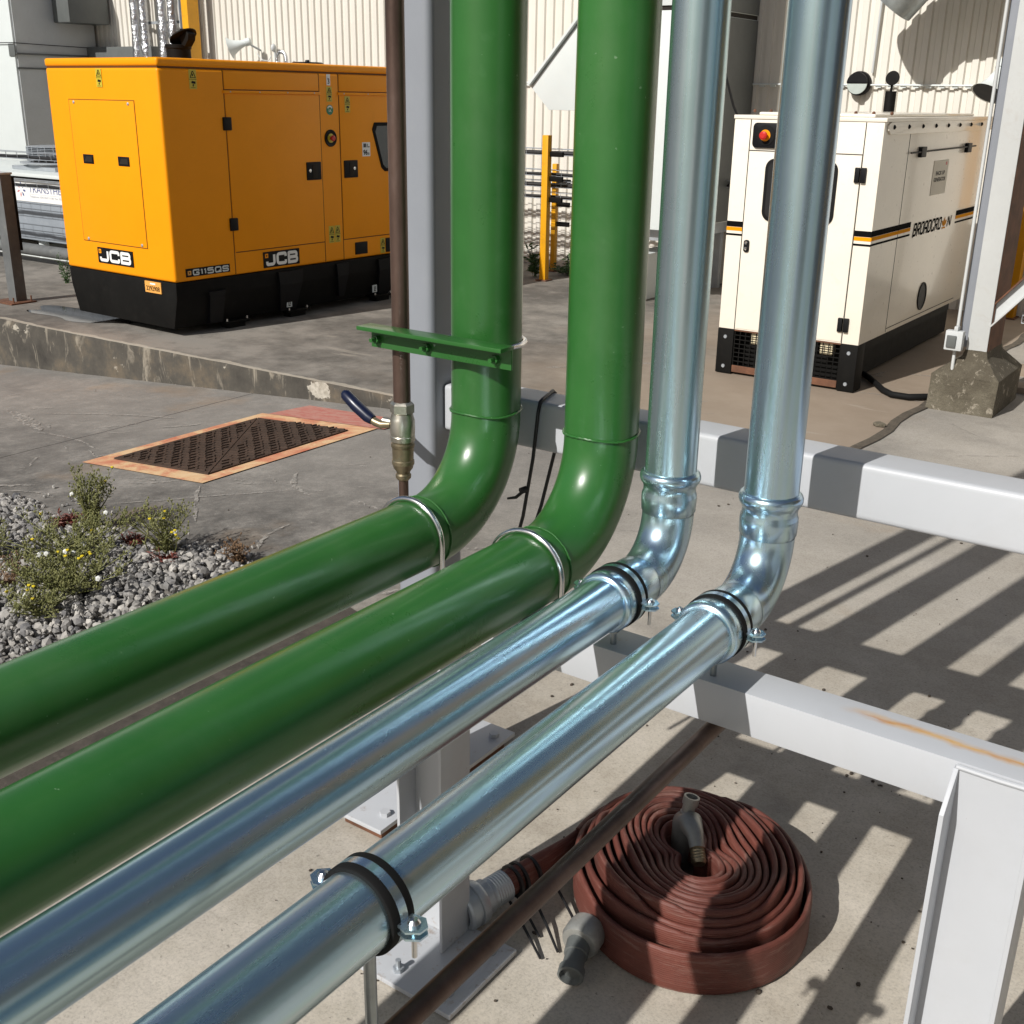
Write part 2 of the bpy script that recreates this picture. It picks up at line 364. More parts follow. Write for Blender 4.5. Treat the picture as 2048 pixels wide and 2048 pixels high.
M['flower'] = plain('yellow petals', (0.72, 0.56, 0.02), 0.6)
M['fluff'] = plain('white seed heads', (0.7, 0.7, 0.66), 0.8)
M['duct'] = paint('galvanised duct', (0.33, 0.36, 0.37), 0.38, 0.25, metal=0.8, scale=9)
def foil():
    n = NT('foil lagging'); n.base((0.62, 0.63, 0.65)); n.set(Metallic=1.0); n.rough(0.22)
    n.bump(n.noise(16, 5, 0.6), 0.8, 0.03); return n.m
M['foil'] = foil()

# ------------------------------------------------------------------ mesh helpers
class MB:
    """collects shapes; sc scales every coordinate (far things were measured at another unit)"""
    def __init__(s, sc=1.0): s.b = bmesh.new(); s.sc = sc
    def V(s, p): return s.b.verts.new((p[0]*s.sc, p[1]*s.sc, p[2]*s.sc))
    def face(s, vs):
        try: return s.b.faces.new(vs)
        except ValueError: return None
    def poly(s, pts): return s.face([s.V(p) for p in pts])
    def box(s, x0, x1, y0, y1, z0, z1, bev=0.0, seg=2):
        tmp = bmesh.new()
        vs = [tmp.verts.new((x*s.sc, y*s.sc, z*s.sc)) for x in (x0, x1) for y in (y0, y1) for z in (z0, z1)]
        for q in ((0, 1, 3, 2), (4, 6, 7, 5), (0, 4, 5, 1), (2, 3, 7, 6), (0, 2, 6, 4), (1, 5, 7, 3)): tmp.faces.new([vs[i] for i in q])
        if bev: bmesh.ops.bevel(tmp, geom=list(tmp.edges), offset=bev*s.sc, segments=seg, profile=0.6, affect='EDGES')
        s.absorb(tmp); return s
    def absorb(s, tmp):
        bmesh.ops.recalc_face_normals(tmp, faces=tmp.faces)
        mp = {v: s.b.verts.new(v.co) for v in tmp.verts}
        for f in tmp.faces: s.face([mp[v] for v in f.verts])
        tmp.free()
    def ring(s, c, u, v, r, n, ru=None):
        c = Vector(c); return [s.V(c + u*(math.cos(2*PI*i/n)*r) + v*(math.sin(2*PI*i/n)*(ru if ru else r))) for i in range(n)]
    def frame(s, d):
        d = Vector(d).normalized(); a = Vector((0, 0, 1)) if abs(d.z) < 0.9 else Vector((1, 0, 0))
        u = d.cross(a).normalized(); return u, d.cross(u).normalized()
    def bridge(s, a, b):
        n = len(a)
        for i in range(n): s.face([a[i], a[(i+1) % n], b[(i+1) % n], b[i]])
    def tube(s, pts, r, n=12, cap=True, closed=False):
        pts = [Vector(p) for p in pts]; rs = r if isinstance(r, (list, tuple)) else [r]*len(pts)
        u = None; rings = []
        for i, p in enumerate(pts):
            if closed: d = pts[(i+1) % len(pts)] - pts[i-1]
            else: d = (pts[min(i+1, len(pts)-1)] - pts[max(i-1, 0)])
            d.normalize()
            if u is None: u, v = s.frame(d)
            else:
                u = (u - d*u.dot(d)); u.normalize(); v = d.cross(u)
            rings.append(s.ring(p, u, v, rs[i], n))
        for a, b in zip(rings, rings[1:]): s.bridge(a, b)
        if closed: s.bridge(rings[-1], rings[0])
        elif cap: s.face(rings[0][::-1]); s.face(rings[-1])
        return s
    def lathe(s, o, d, prof, n=32, cap=True):
        """prof: list of (distance along d, radius)"""
        o = Vector(o); d = Vector(d).normalized(); u, v = s.frame(d)
        rings = [s.ring(o + d*t, u, v, max(r, 1e-4), n) for t, r in prof]
        for a, b in zip(rings, rings[1:]): s.bridge(a, b)
        if cap: s.face(rings[0][::-1]); s.face(rings[-1])
        return s
    def cyl(s, a, b, r, n=16): return s.tube([a, b], r, n)
    def ball(s, c, r, sub=1, sx=1, sy=1, sz=1):
        tmp = bmesh.new(); bmesh.ops.create_icosphere(tmp, subdivisions=sub, radius=1.0)
        for q in tmp.verts: q.co = Vector(((c[0]+q.co.x*r*sx)*s.sc, (c[1]+q.co.y*r*sy)*s.sc, (c[2]+q.co.z*r*sz)*s.sc))
        s.absorb(tmp); return s
    def prism(s, pts, ax, a0, a1, bev=0):
        """polygon in the two other axes, swept along axis ax"""
        tmp = bmesh.new()
        def P(p, t):
            q = [p[0], p[1]]; q.insert(ax, t); return [k*s.sc for k in q]
        A = [tmp.verts.new(P(p, a0)) for p in pts]; B = [tmp.verts.new(P(p, a1)) for p in pts]
        tmp.faces.new(A); tmp.faces.new(B[::-1])
        for i in range(len(pts)): tmp.faces.new([A[i], A[(i+1) % len(pts)], B[(i+1) % len(pts)], B[i]])
        if bev: bmesh.ops.bevel(tmp, geom=list(tmp.edges), offset=bev*s.sc, segments=2, profile=0.6, affect='EDGES')
        s.absorb(tmp); return s
    def build(s, name, mat, parent=None, smooth=35, recalc=True):
        if recalc: bmesh.ops.recalc_face_normals(s.b, faces=s.b.faces)
        me = bpy.data.meshes.new(name); s.b.to_mesh(me); s.b.free()
        me.materials.append(M[mat] if isinstance(mat, str) else mat)
        if smooth:
            me.polygons.foreach_set('use_smooth', [True]*len(me.polygons))
            me.set_sharp_from_angle(angle=R(smooth))
        o = bpy.data.objects.new(name, me); COL.objects.link(o)
        if parent: o.parent = parent
        return o
def tag(o, label=None, cat=None, group=None, kind=None):
    if label: o['label'] = label
    if cat: o['category'] = cat
    if group: o['group'] = group
    if kind: o['kind'] = kind
    return o
def thing(name, label, cat, loc=(0, 0, 0), rz=0.0, group=None):
    o = bpy.data.objects.new(name, None); COL.objects.link(o); o.empty_display_size = 0.1
    o.location = loc; o.rotation_euler = (0, 0, rz)
    return tag(o, label, cat, group)
def copy_tree(o, parent=None):
    q = o.copy(); COL.objects.link(q); q.parent = parent
    for ch in list(o.children): copy_tree(ch, q)
    return q
def text(name, body, mat, parent, origin, ux, uz, height, width=None, bold=0.0, shear=0.0, depth=0.0015, spacing=1.0):
    """flat lettering: baseline starts at origin, runs along ux, letters rise along uz"""
    cu = bpy.data.curves.new(name, 'FONT'); cu.body = body; cu.size = 1.0; cu.offset = bold; cu.shear = shear
    cu.space_character = spacing; cu.resolution_u = 3
    to = bpy.data.objects.new('lettering_source', cu); COL.objects.link(to)
    bpy.context.view_layer.update()
    me = bpy.data.meshes.new_from_object(to); bpy.data.objects.remove(to)
    xs = [v.co.x for v in me.vertices]; ys = [v.co.y for v in me.vertices]
    x0, x1, y0, y1 = min(xs), max(xs), min(ys), max(ys)
    ux = Vector(ux).normalized(); uz = Vector(uz).normalized(); un = ux.cross(uz)
    kz = height/(y1-y0); kx = (width/(x1-x0)) if width else kz
    for v in me.vertices: v.co = Vector(origin) + ux*((v.co.x-x0)*kx) + uz*((v.co.y-y0)*kz) + un*depth
    me.materials.clear(); me.materials.append(M[mat])
    o = bpy.data.objects.new(name, me); COL.objects.link(o)
    if parent: o.parent = parent
    return o

GL = {'J': (0.9, [[(1, 1), (1, 0), (0, 0), (0, 0.32)]], 0), 'C': (1, [[(1, 0.68), (1, 1), (0, 1), (0, 0), (1, 0), (1, 0.32)]], 0),
      'B': (1, [[(0, -0.16), (0, 1), (0.96, 1), (0.96, 0.52), (0.0, 0.52)], [(0.0, 0.5), (1, 0.5), (1, 0), (0, 0)]], 0),
      'G': (1, [[(1, 0.72), (1, 1), (0, 1), (0, 0), (1, 0), (1, 0.46), (0.5, 0.46)]], 0), '1': (0.36, [[(0, 0.74), (0.8, 1), (0.8, 0)]], 0),
      '5': (1, [[(1, 1), (0, 1), (0, 0.58), (1, 0.58), (1, 0), (0, 0), (0, 0.2)]], 0), 'S': (1, [[(1, 0.74), (1, 1), (0, 1), (0, 0.52), (1, 0.48), (1, 0), (0, 0), (0, 0.26)]], 0),
      'Q': (1, [[(0.5, 0), (0, 0), (0, 1), (1, 1), (1, 0), (0.5, 0)], [(0.6, 0.3), (1.08, -0.06)]], 0), 'O': (1, [[(0.5, 0), (0, 0), (0, 1), (1, 1), (1, 0), (0.5, 0)]], 0),
      'R': (1, [[(0, -0.1), (0, 1), (1, 1), (1, 0.45), (0, 0.45)], [(0.5, 0.45), (1, 0)]], 0), 'A': (1, [[(0, -0.1), (0, 1), (1, 1), (1, -0.1)], [(0, 0.4), (1, 0.4)]], 0),
      'D': (1, [[(0, 0.5), (0, 1), (1, 1), (1, 0), (0, 0), (0, 0.5)]], 0), 'N': (1, [[(0, 0), (0, 1), (1, 0), (1, 1)]], 0)}
def strokes(name, body, mat, parent, origin, ux, uz, height, width, thick=0.22, gap=0.22, shear=0.0, depth=0.0015, rad=0.22):
    """square extended lettering drawn with one even stroke width (thick is a share of the height)"""
    total = sum(GL[ch][0] for ch in body) + gap*(len(body)-1); aw = width/height/total
    ux = Vector(ux).normalized(); uz = Vector(uz).normalized(); un = ux.cross(uz); mb = MB(); t_ = thick/2
    cx = 0.0
    for ch in body:
        gw, paths, _ = GL[ch]; x0 = cx*aw; wch = gw*aw
        for li, path in enumerate(paths):
            P = [Vector((x0 + t_ + p[0]*(wch-2*t_), t_ + p[1]*(1-2*t_))) for p in path]; Q = [P[0]]
            for i in range(1, len(P)-1):
                a = (P[i-1]-P[i]); b2 = (P[i+1]-P[i]); rr_ = min(rad if not (ch in 'BDR' and path[i][0] < 0.01) else 0.03, a.length*0.48, b2.length*0.48)
                pa, pb = P[i]+a.normalized()*rr_, P[i]+b2.normalized()*rr_
                for k_ in range(5): f = k_/4; Q.append(pa*(1-f)**2 + P[i]*(2*f*(1-f)) + pb*f*f)
            Q.append(P[-1]); pairs = []
            for i, q in enumerate(Q):
                d = (Q[min(i+1, len(Q)-1)] - Q[max(i-1, 0)]).normalized(); nn = Vector((-d.y, d.x))
                pairs.append((q + nn*t_, q - nn*t_))
            vs = []
            for pr in pairs: vs.append([mb.V(Vector(origin) + ux*((p.x + shear*p.y)*height) + uz*(p.y*height) + un*(depth + 0.0004*li)) for p in pr])
            for a, b2 in zip(vs, vs[1:]): mb.face([a[0], a[1], b2[1], b2[0]])
        cx += gw + gap
    return mb.build(name, mat, parent, 0, False)

K = EYE/1.66        # the yard beyond the pipes was measured for an eye height of 1.66
def k3(x, y, z): return (x*K, y*K, z*K)
#SECTION-END-HELPERS

# ================================================================== SETTING
def gz(x):
    d = max(0.0, -3.70 - x)
    return -0.0713*min(d, 9.0)
def grid_sheet(name, mat, xs, ys, zf, kind='structure'):
    b = bmesh.new(); vs = [[b.verts.new((x, y, zf(x, y))) for x in xs] for y in ys]
    for j in range(len(ys)-1):
        for i in range(len(xs)-1): b.faces.new((vs[j][i], vs[j][i+1], vs[j+1][i+1], vs[j+1][i]))
    me = bpy.data.meshes.new(name); b.to_mesh(me); b.free(); me.materials.append(M[mat])
    me.polygons.foreach_set('use_smooth', [True]*len(me.polygons))
    o = bpy.data.objects.new(name, me); COL.objects.link(o); o['kind'] = kind; return o
xs = [-400, -120, -40, -20, -14, -12.7, -12, -11, -10, -9, -8, -7, -6, -5, -4.4, -4.0, -3.7, -3.3, -2.8, -2, 0, 4, 10, 40, 120, 400]
ys = [-400, -120, -40, -12, -6, -3, 0, 2, 4, 6, 9, 13, 40, 120, 400]
grid_sheet('ground', 'ground', xs, ys, lambda x, y: gz(x) - 0.004)

def kerb_y(x): return 0.02*x + 5.013*K
# raised slab with a chipped front edge
SX0, SX1, SY1 = -34.0, -2.06, 13.2
b = bmesh.new()
rx = [SX0 + (SX1-SX0)*i/900 for i in range(901)]
rnd = random.Random(3)
def hash1(i, s): return math.sin(i*12.9898 + s*78.233)*43758.5453 % 1.0
def sm(i, s, f):
    t = i*f; a = math.floor(t); u = t-a; u = u*u*(3-2*u)
    return hash1(a, s)*(1-u) + hash1(a+1, s)*u
rows = []
for i, x in enumerate(rx):
    e = 0.006 + 0.010*sm(i, 1, 0.8) + 0.02*max(0, sm(i, 2, 0.11)-0.72)/0.28
    chip = max(0, sm(i, 5, 0.055)-0.80)/0.2*0.05
    y0 = kerb_y(x) + 0.008*sm(i, 3, 0.25)
    rows.append([b.verts.new(p) for p in ((x, y0 + 0.01*sm(i, 7, 0.4), -0.75), (x, y0+0.004*sm(i, 9, 0.5), -0.25), (x, y0+0.005*sm(i, 6, 0.6), -0.02-e-chip), (x, y0+0.35*e+chip*0.3, -0.35*e-chip*0.25), (x, y0+1.6*e+chip*0.8, 0.0), (x, SY1, 0.0))])
for a, c_ in zip(rows, rows[1:]):
    for q in range(5): b.faces.new((a[q], c_[q], c_[q+1], a[q+1]))
me = bpy.data.meshes.new('concrete_slab'); b.to_mesh(me); b.free(); me.materials.append(M['slab'])
slab = bpy.data.objects.new('concrete_slab', me); COL.objects.link(slab); slab['kind'] = 'structure'
# gritty open joint between the slab and the paler yard
mb = MB()
pts = [(-2.075+0.02*math.sin(i*1.7), 5.9+i*0.25) for i in range(29)]
for (xa, ya), (xb, yb) in zip(pts, pts[1:]): mb.poly([(xa-0.03, ya, 0.004), (xa+0.035, ya, 0.004), (xb+0.035, yb, 0.004), (xb-0.03, yb, 0.004)])
j = paint('grit joint', (0.085, 0.07, 0.052), 0.95, 0.4, dirt=(0.2, 0.17, 0.13), dirt_amt=0.8, bump=0.8, scale=14)
jo = mb.build('grit_joint', j, smooth=0); jo['kind'] = 'structure'
# puddle behind the kerb
mb = MB(); ppts = []
for (px_, py_) in [(-7.95+0.52*math.cos(2*PI*i/40)*(1+0.18*math.sin(3*2*PI*i/40+1)+0.10*math.sin(7*2*PI*i/40)), 5.30+0.21*math.sin(2*PI*i/40)*(1+0.2*math.sin(2*2*PI*i/40+2)+0.12*math.sin(5*2*PI*i/40))) for i in range(40)]: ppts.append((px_*K, py_*K, 0.004))
mb.poly(ppts); po = mb.build('puddle', 'water', smooth=0); po['kind'] = 'structure'

mb = MB(); es = [(-3.20, -2.0), (-2.52, -2.0)] + [(-2.55+0.05*math.sin(i*1.3), -1.5+0.5*i) for i in range(9)] + [(-2.62, 3.0), (-3.0, 3.1), (-3.22, 3.0)]  # dark sheet stands in for shade on the ground between the green pipes
mb.poly([(a, b2, 0.002) for a, b2 in es]); so = mb.build('shade_strip', paint('dark shaded ground', (0.06, 0.05, 0.04), 0.95, 0.4, dirt=(0.13, 0.11, 0.09), dirt_amt=0.7, bump=0.9, scale=11), smooth=0); so['kind'] = 'structure'
# pale scrape marks on the old concrete
def scrape_mat():
    n = NT('scrape marks'); n.base(n.ramp(n.noise(40, 4), [(0.3, (0.30, 0.28, 0.25)), (0.7, (0.46, 0.43, 0.39))])); n.rough(0.9)
    a = n.math('MULTIPLY', n.gray(n.noise(26, 7, 0.78), 0.40, 0.56), 0.8)
    n.l(a, n.b.inputs['Alpha']); return n.m
mb = MB(); g = random.Random(21)
def scrape(p0, p1, wd, bend=0.0, zf=gz):
    n = 14; L_, R_ = [], []; d = (Vector(p1)-Vector(p0)); nn = Vector((-d.y, d.x)).normalized()
    for i in range(n+1):
        f = i/n; p = Vector(p0).lerp(Vector(p1), f) + nn*(bend*math.sin(PI*f) + 0.004*g.gauss(0, 1)); w2 = wd*(0.35+0.65*g.random())*min(1, 6*f+0.15, 6*(1-f)+0.15)
        for lst, sg in ((L_, 1), (R_, -1)): q = p + nn*w2*sg*2.1; lst.append(mb.V((q.x, q.y, zf(q.x) + 0.0015)))
    for i in range(n): mb.face([L_[i], L_[i+1], R_[i+1], R_[i]])
for a, b2, w2, bd in (((-7.55, 4.62), (-6.35, 5.0), 0.008, 0.05), ((-7.05, 4.25), (-6.15, 4.15), 0.006, 0.06), ((-6.0, 4.02), (-5.65, 4.75), 0.011, 0.0), ((-5.7, 4.95), (-5.35, 5.6), 0.016, 0.03), ((-6.15, 3.25), (-5.75, 3.45), 0.012, 0.0), ((-4.55, 4.35), (-4.15, 4.05), 0.010, -0.05), ((-4.85, 3.9), (-4.35, 3.45), 0.006, -0.02), ((-5.05, 3.4), (-4.3, 4.1), 0.004, 0.0), ((-7.9, 4.6), (-7.0, 4.3), 0.03, 0.02)): scrape(a, b2, w2, bd)
for _ in range(85):
    x, y = -8.6 + 6.0*g.random(), 3.2 + 2.4*g.random(); an = g.gauss(0.3, 0.7); ln = 0.06 + 0.4*g.random()**2
    if -6.0 < x < -4.8 and 3.85 < y < 5.5: continue
    scrape((x, y), (x+math.cos(an)*ln, y+math.sin(an)*ln), 0.002 + 0.006*g.random()**2, 0.05*g.gauss(0, 1)*ln)
for _ in range(40):
    x, y = -7.5 + 6.5*g.random(), 6.0 + 3.2*g.random(); an = g.gauss(0.2, 0.8); ln = 0.1 + 0.6*g.random()**2
    if x < -5.6: continue
    scrape((x, y), (x+math.cos(an)*ln, y+math.sin(an)*ln), 0.003 + 0.008*g.random()**2, 0.05*g.gauss(0, 1)*ln, lambda x_: 0.0015)
so = mb.build('scrape_marks', scrape_mat(), None, 0); so['kind'] = 'structure'
# grit and crumbs lying about the yard
mb = MB(); g = random.Random(31)
for _ in range(520):
    x, y = -4.6 + 5.2*g.random(), 0.9 + 5.6*g.random()
    if -1.68 < x < -1.2 and 1.5 < y < 1.9: continue
    if g.random() < 0.5: x, y = -1.9 + 2.2*g.random(), 0.8 + 2.6*g.random()
    mb.ball((x, y, gz(x) - 0.001), 0.002 + 0.0055*g.random()**3, 1, 0.7+0.8*g.random(), 0.7+0.8*g.random(), 0.7)
so = mb.build('grit', paint('dark grit', (0.07, 0.055, 0.042), 0.9, 0.5, dirt=(0.3, 0.27, 0.22), dirt_amt=0.8, bump=0, scale=3), None, 0); so['kind'] = 'stuff'
# ------------------------------------------------------------------ manhole with painted border
def low(x, y, dz=0.0): return (x*K, y*K, gz(x*K) + dz)
mb = MB()
O = [(-4.985, 3.27), (-4.09, 3.30), (-4.065, 4.50), (-4.975, 4.50)]; I = [(-4.886, 3.385), (-4.176, 3.41), (-4.172, 4.392), (-4.887, 4.385)]
for i in range(4):
    a, a2, q, q2 = O[i], O[(i+1) % 4], I[i], I[(i+1) % 4]
    mb.poly([low(*a, 0.003), low(*a2, 0.003), low(*q2, 0.003), low(*q, 0.003)])
o = mb.build('painted_border', 'border', smooth=0); o['kind'] = 'structure'
mb = MB(); mb.poly([low(-4.93, 4.505, 0.003), low(-4.02, 4.505, 0.003), low(-3.98, 4.72, 0.003), low(-4.86, 4.78, 0.003)])
o = mb.build('painted_patch', 'pink', smooth=0); o['kind'] = 'structure'
man = thing('manhole_cover', 'brown treaded double triangular manhole cover inside the worn orange painted border', 'manhole cover')
def lid(tri):
    mb = MB(); c0 = Vector((sum(p[0] for p in tri)/3, sum(p[1] for p in tri)/3))
    sh = [Vector(p)*0.985 + c0*0.015 for p in tri]
    top = [low(p[0], p[1], 0.012) for p in sh]; bot = [low(p[0], p[1], -0.02) for p in sh]
    tv = [mb.V(p) for p in top]; bv = [mb.V(p) for p in bot]; mb.face(tv); mb.bridge(bv, tv)
    rr = random.Random(5)
    def inside(x, y):
        sg = 0
        for i in range(3):
            a, q = sh[i], sh[(i+1) % 3]; cr = (q[0]-a[0])*(y-a[1]) - (q[1]-a[1])*(x-a[0])
            if i == 0: sg = cr > 0
            elif (cr > 0) != sg: return False
        return True
    n = 0; y = 3.36
    while y < 4.42:
        x = -4.92
        while x < -4.15:
            ang = (0.0, PI/3, -PI/3)[n % 3] + 0.3; n += 1
            xx, yy = x + 0.012*(rr.random()-0.5), y
            if inside(xx-0.02, yy-0.015) and inside(xx+0.02, yy+0.015):
                dx, dy = math.cos(ang)*0.021, math.sin(ang)*0.021; nx, ny = -math.sin(ang)*0.0055, math.cos(ang)*0.0055
                q0 = [(xx-dx-nx, yy-dy-ny), (xx+dx-nx, yy+dy-ny), (xx+dx+nx, yy+dy+ny), (xx-dx+nx, yy-dy+ny)]
                tv = [mb.V(low(p[0], p[1], 0.020)) for p in q0]; bv = [mb.V(low(p[0], p[1], 0.011)) for p in q0]
                mb.face(tv); mb.bridge(bv, tv)
            x += 0.042
        y += 0.036
    return mb.build('lid', 'tread', man, smooth=0)
lid([I[0], I[1], I[3]]); lid([I[2], I[3], I[1]])

# ------------------------------------------------------------------ gravel
def gravel():
    g = random.Random(11); tmp = bmesh.new(); bmesh.ops.create_icosphere(tmp, subdivisions=1, radius=1.0)
    bv = [v.co.copy() for v in tmp.verts]; bf = [[v.index for v in f.verts] for f in tmp.faces]; tmp.free()
    vs, fs, tone = [], [], []
    def put(x, y, r, lift):
        rx_, ry_, rz_ = r*(0.75+0.5*g.random()), r*(0.75+0.5*g.random()), r*(0.55+0.35*g.random())
        rot = Euler((g.random()*6, g.random()*6, g.random()*6)).to_matrix()
        k0 = len(vs); t = min(1, max(0, g.gauss(0.5, 0.24)))
        # angular stone: a few random planes cut the ball
        cuts = [(Vector((g.gauss(0, 1), g.gauss(0, 1), g.gauss(0, 1))).normalized(), 0.45+0.4*g.random()) for _ in range(6)]
        for q in bv:
            p = q.copy()
            for nn, dd in cuts:
                e = p.dot(nn) - dd
                if e > 0: p -= nn*e
            p = rot @ Vector((p.x*rx_, p.y*ry_, p.z*rz_))
            vs.append((x+p.x, y+p.y, gz(x)+lift+p.z)); tone.append(t)
        for f in bf: fs.append([k0+i for i in f])
    def edge(x): return 3.13 + 0.05*math.sin(x*3.1) + 0.03*math.sin(x*7.7)
    n = 0
    while n < 11000:
        x = -6.2 + 2.98*g.random(); y = 1.2 + 2.1*g.random()
        e = edge(x)
        if y > e + 0.07*g.random(): continue
        if x < -4.6 and y < 1.7: continue
        n += 1; put(x, y, 0.0095 + 0.0195*g.random()**1.7, 0.004 + 0.03*g.random()*min(1, max(0.1, (e-y)*4)))
    for _ in range(70):
        x = -5.6 + 2.5*g.random(); put(x, edge(x) + abs(g.gauss(0, 0.13)), 0.006+0.01*g.random(), 0.004)
    me = bpy.data.meshes.new('gravel'); me.from_pydata(vs, [], fs)
    at = me.attributes.new('tone', 'FLOAT', 'POINT'); at.data.foreach_set('value', tone)
    me.materials.append(M['stone'])
    o = bpy.data.objects.new('gravel', me); COL.objects.link(o); o['kind'] = 'stuff'
gravel()

# ================================================================== PIPES
def arc(cx_, cy_, cz_, rad, a0, a1, n, x):
    return [(x, cy_ + rad*math.cos(a0+(a1-a0)*i/n), cz_ + rad*math.sin(a0+(a1-a0)*i/n)) for i in range(n+1)]
GZ, GY, GR, GB = 1.025, 2.147, 0.0842, 0.235
def weld(x, at_, axis, par):
    mb = MB(); pts = []; rr = random.Random(int(x*100))
    for i in range(110):
        a = 2*PI*i/110; r = GR + 0.0012 + 0.0012*rr.random()
        if axis == 'z': pts.append((x + r*math.cos(a), GY + r*math.sin(a), at_ + 0.003*math.sin(3*a) + 0.0015*rr.random()))
        else: pts.append((x + r*math.cos(a), at_ + 0.0015*rr.random(), GZ + r*math.sin(a)))
    mb.tube(pts, 0.0030 if axis == 'z' else 0.0018, 8, closed=True); return mb.build('weld_bead', 'green', par)
def green_pipe(x, label):
    t = thing('green_pipe', label, 'pipe', (0, 0, 0), 0, 'green painted pipes')
    path = [(x, GY, 5.2), (x, GY, 3.0), (x, GY, 1.9)] + arc(0, GY-GB, GZ+GB, GB, 0, -PI/2, 24, x) + [(x, 1.0, GZ), (x, -0.5, GZ), (x, -3.5, GZ)]
    mb = MB(); mb.tube(path, GR, 64); mb.build('pipe_run', 'green', t, 60)
    weld(x, GZ+GB+0.01, 'z', t); weld(x, GY-GB-0.012, 'y', t)
    return t
green_pipe(-1.583, 'left-hand large green pipe, bending beside the grey column and carrying the angle bracket')
green_pipe(-1.257, 'right-hand large green pipe, next to the shiny zinc pipes')
def ubolt(x, y, label, cat='u-bolt'):
    mb = MB(); r = GR + 0.0075
    pts = [(x-r, y, 0.90)] + [(x + r*math.cos(PI - PI*i/28), y, GZ + r*math.sin(PI - PI*i/28)) for i in range(29)] + [(x+r, y, 0.90)]
    mb.tube(pts, 0.0068, 10); o = mb.build('u_bolt', 'chrome', None, 60)
    return tag(o, label, cat, 'u-bolts over the green pipes')
ubolt(-1.583, 1.858, 'bright u-bolt over the left-hand green pipe just below its bend')
ubolt(-1.257, 1.852, 'bright u-bolt over the right-hand green pipe just below its bend')

MZ, MY, MR, MBD = 1.038, 2.045, 0.054, 0.121
def zinc_pipe(x, label):
    t = thing('zinc_pipe', label, 'pipe', (0, 0, 0), 0, 'shiny zinc pipes')
    mb = MB(); mb.tube([(x, MY, 1.17), (x, MY, 2.2), (x, MY, 5.2)], MR, 64); mb.build('riser', 'zincv_dim', t, 60)
    mb = MB(); mb.tube([(x, 1.86, MZ), (x, 0.8, MZ), (x, -0.4, MZ), (x, -3.5, MZ)], MR, 64); mb.build('level_run', 'zinc', t, 60)
    e0 = MZ+MBD; y0 = MY-MBD
    mb = MB(); mb.tube(arc(0, y0, e0, MBD, 0, -PI/2, 28, x), MR+0.0008, 56, cap=False); el = mb.build('elbow', 'zincv_dim', t, 60)
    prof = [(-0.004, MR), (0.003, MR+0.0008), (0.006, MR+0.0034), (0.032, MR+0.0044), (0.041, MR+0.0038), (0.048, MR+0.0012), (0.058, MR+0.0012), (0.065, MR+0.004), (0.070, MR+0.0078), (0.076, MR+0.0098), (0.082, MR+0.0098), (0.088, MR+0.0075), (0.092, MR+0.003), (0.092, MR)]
    mb = MB(); mb.lathe((x, MY, e0), (0, 0, 1), prof, 56, cap=False); mb.build('socket', 'zincv_dim', t, 50)
    prof = [(d*1.52 if i > 1 else d, r) for i, (d, r) in enumerate(prof)]
    prof[-5:] = [(0.126, MR+0.0098), (0.133, MR+0.0098), (0.139, MR+0.0075), (0.143, MR+0.003), (0.143, MR)]
    mb = MB(); mb.lathe((x, y0, MZ), (0, -1, 0), prof, 56, cap=False); mb.build('socket', 'zinc', t, 50)
    return t
zinc_pipe(-1.025, 'shiny zinc pipe running between a green pipe and the outer zinc pipe')
zinc_pipe(-0.800, 'outer shiny zinc pipe, the one with a clamp on its long near run')
def clamp(x, y, r, label, rod_to):
    t = thing('pipe_clamp', label, 'pipe clamp', (x, y, MZ), 0, 'rubber lined pipe clamps')
    mb = MB(); mb.lathe((0, -0.0195, 0), (0, 1, 0), [(0, r), (0, r+0.0055), (0.002, r+0.0068), (0.012, r+0.0068), (0.0125, r+0.004), (0.0265, r+0.004), (0.027, r+0.0068), (0.037, r+0.0068), (0.039, r+0.0055), (0.039, r)], 56, cap=False)
    mb.build('rubber_lining', 'rubber', t, 40)
    mb = MB(); mb.lathe((0, -0.0068, 0), (0, 1, 0), [(0, r+0.003), (0, r+0.0068), (0.0136, r+0.0068), (0.0136, r+0.003)], 56, cap=False)
    mb.build('band', 'zinc', t, 40)
    for sx in (-1, 1):
        mb = MB()
        for z0, z1 in ((0.0035, 0.0065), (-0.0065, -0.0035)):
            pts = [(sx*(r+0.004), -0.013), (sx*(r+0.022), -0.018), (sx*(r+0.037), -0.008), (sx*(r+0.038), 0.006), (sx*(r+0.026), 0.017), (sx*(r+0.004), 0.013)]
            mb.prism(pts if sx > 0 else pts[::-1], 2, z0, z1)
        lug = mb.build('lug', 'zinc', t, 30)
        mb = MB(); cx = sx*(r+0.021)
        mb.lathe((cx, 0, 0.0065), (0, 0, 1), [(0, 0.0085), (0.003, 0.0085), (0.0045, 0.0075), (0.0075, 0.005), (0.008, 0.0015)], 12)
        mb.cyl((cx, 0, 0.006), (cx, 0, -0.042), 0.0036, 10); mb.build('screw', 'chrome', lug, 30)
    mb = MB(); mb.cyl((0, 0, -r-0.006), (0, 0, rod_to-MZ), 0.0065 if rod_to > 0.5 else 0.0085, 12)
    mb.lathe((0, 0, -r-0.022), (0, 0, 1), [(0, 0.012), (0.016, 0.012)], 6); mb.build('rod', 'duct', t, 30)
    return t
clamp(-1.025, 1.836, MR+0.0045, 'rubber lined clamp at the bend of the inner zinc pipe', 0.93)
clamp(-0.800, 1.836, MR+0.0045, 'rubber lined clamp at the bend of the outer zinc pipe', 0.93)
clamp(-0.800, 0.845, MR, 'rubber lined clamp nearest the viewer, on the long run of the outer zinc pipe', 0.0)

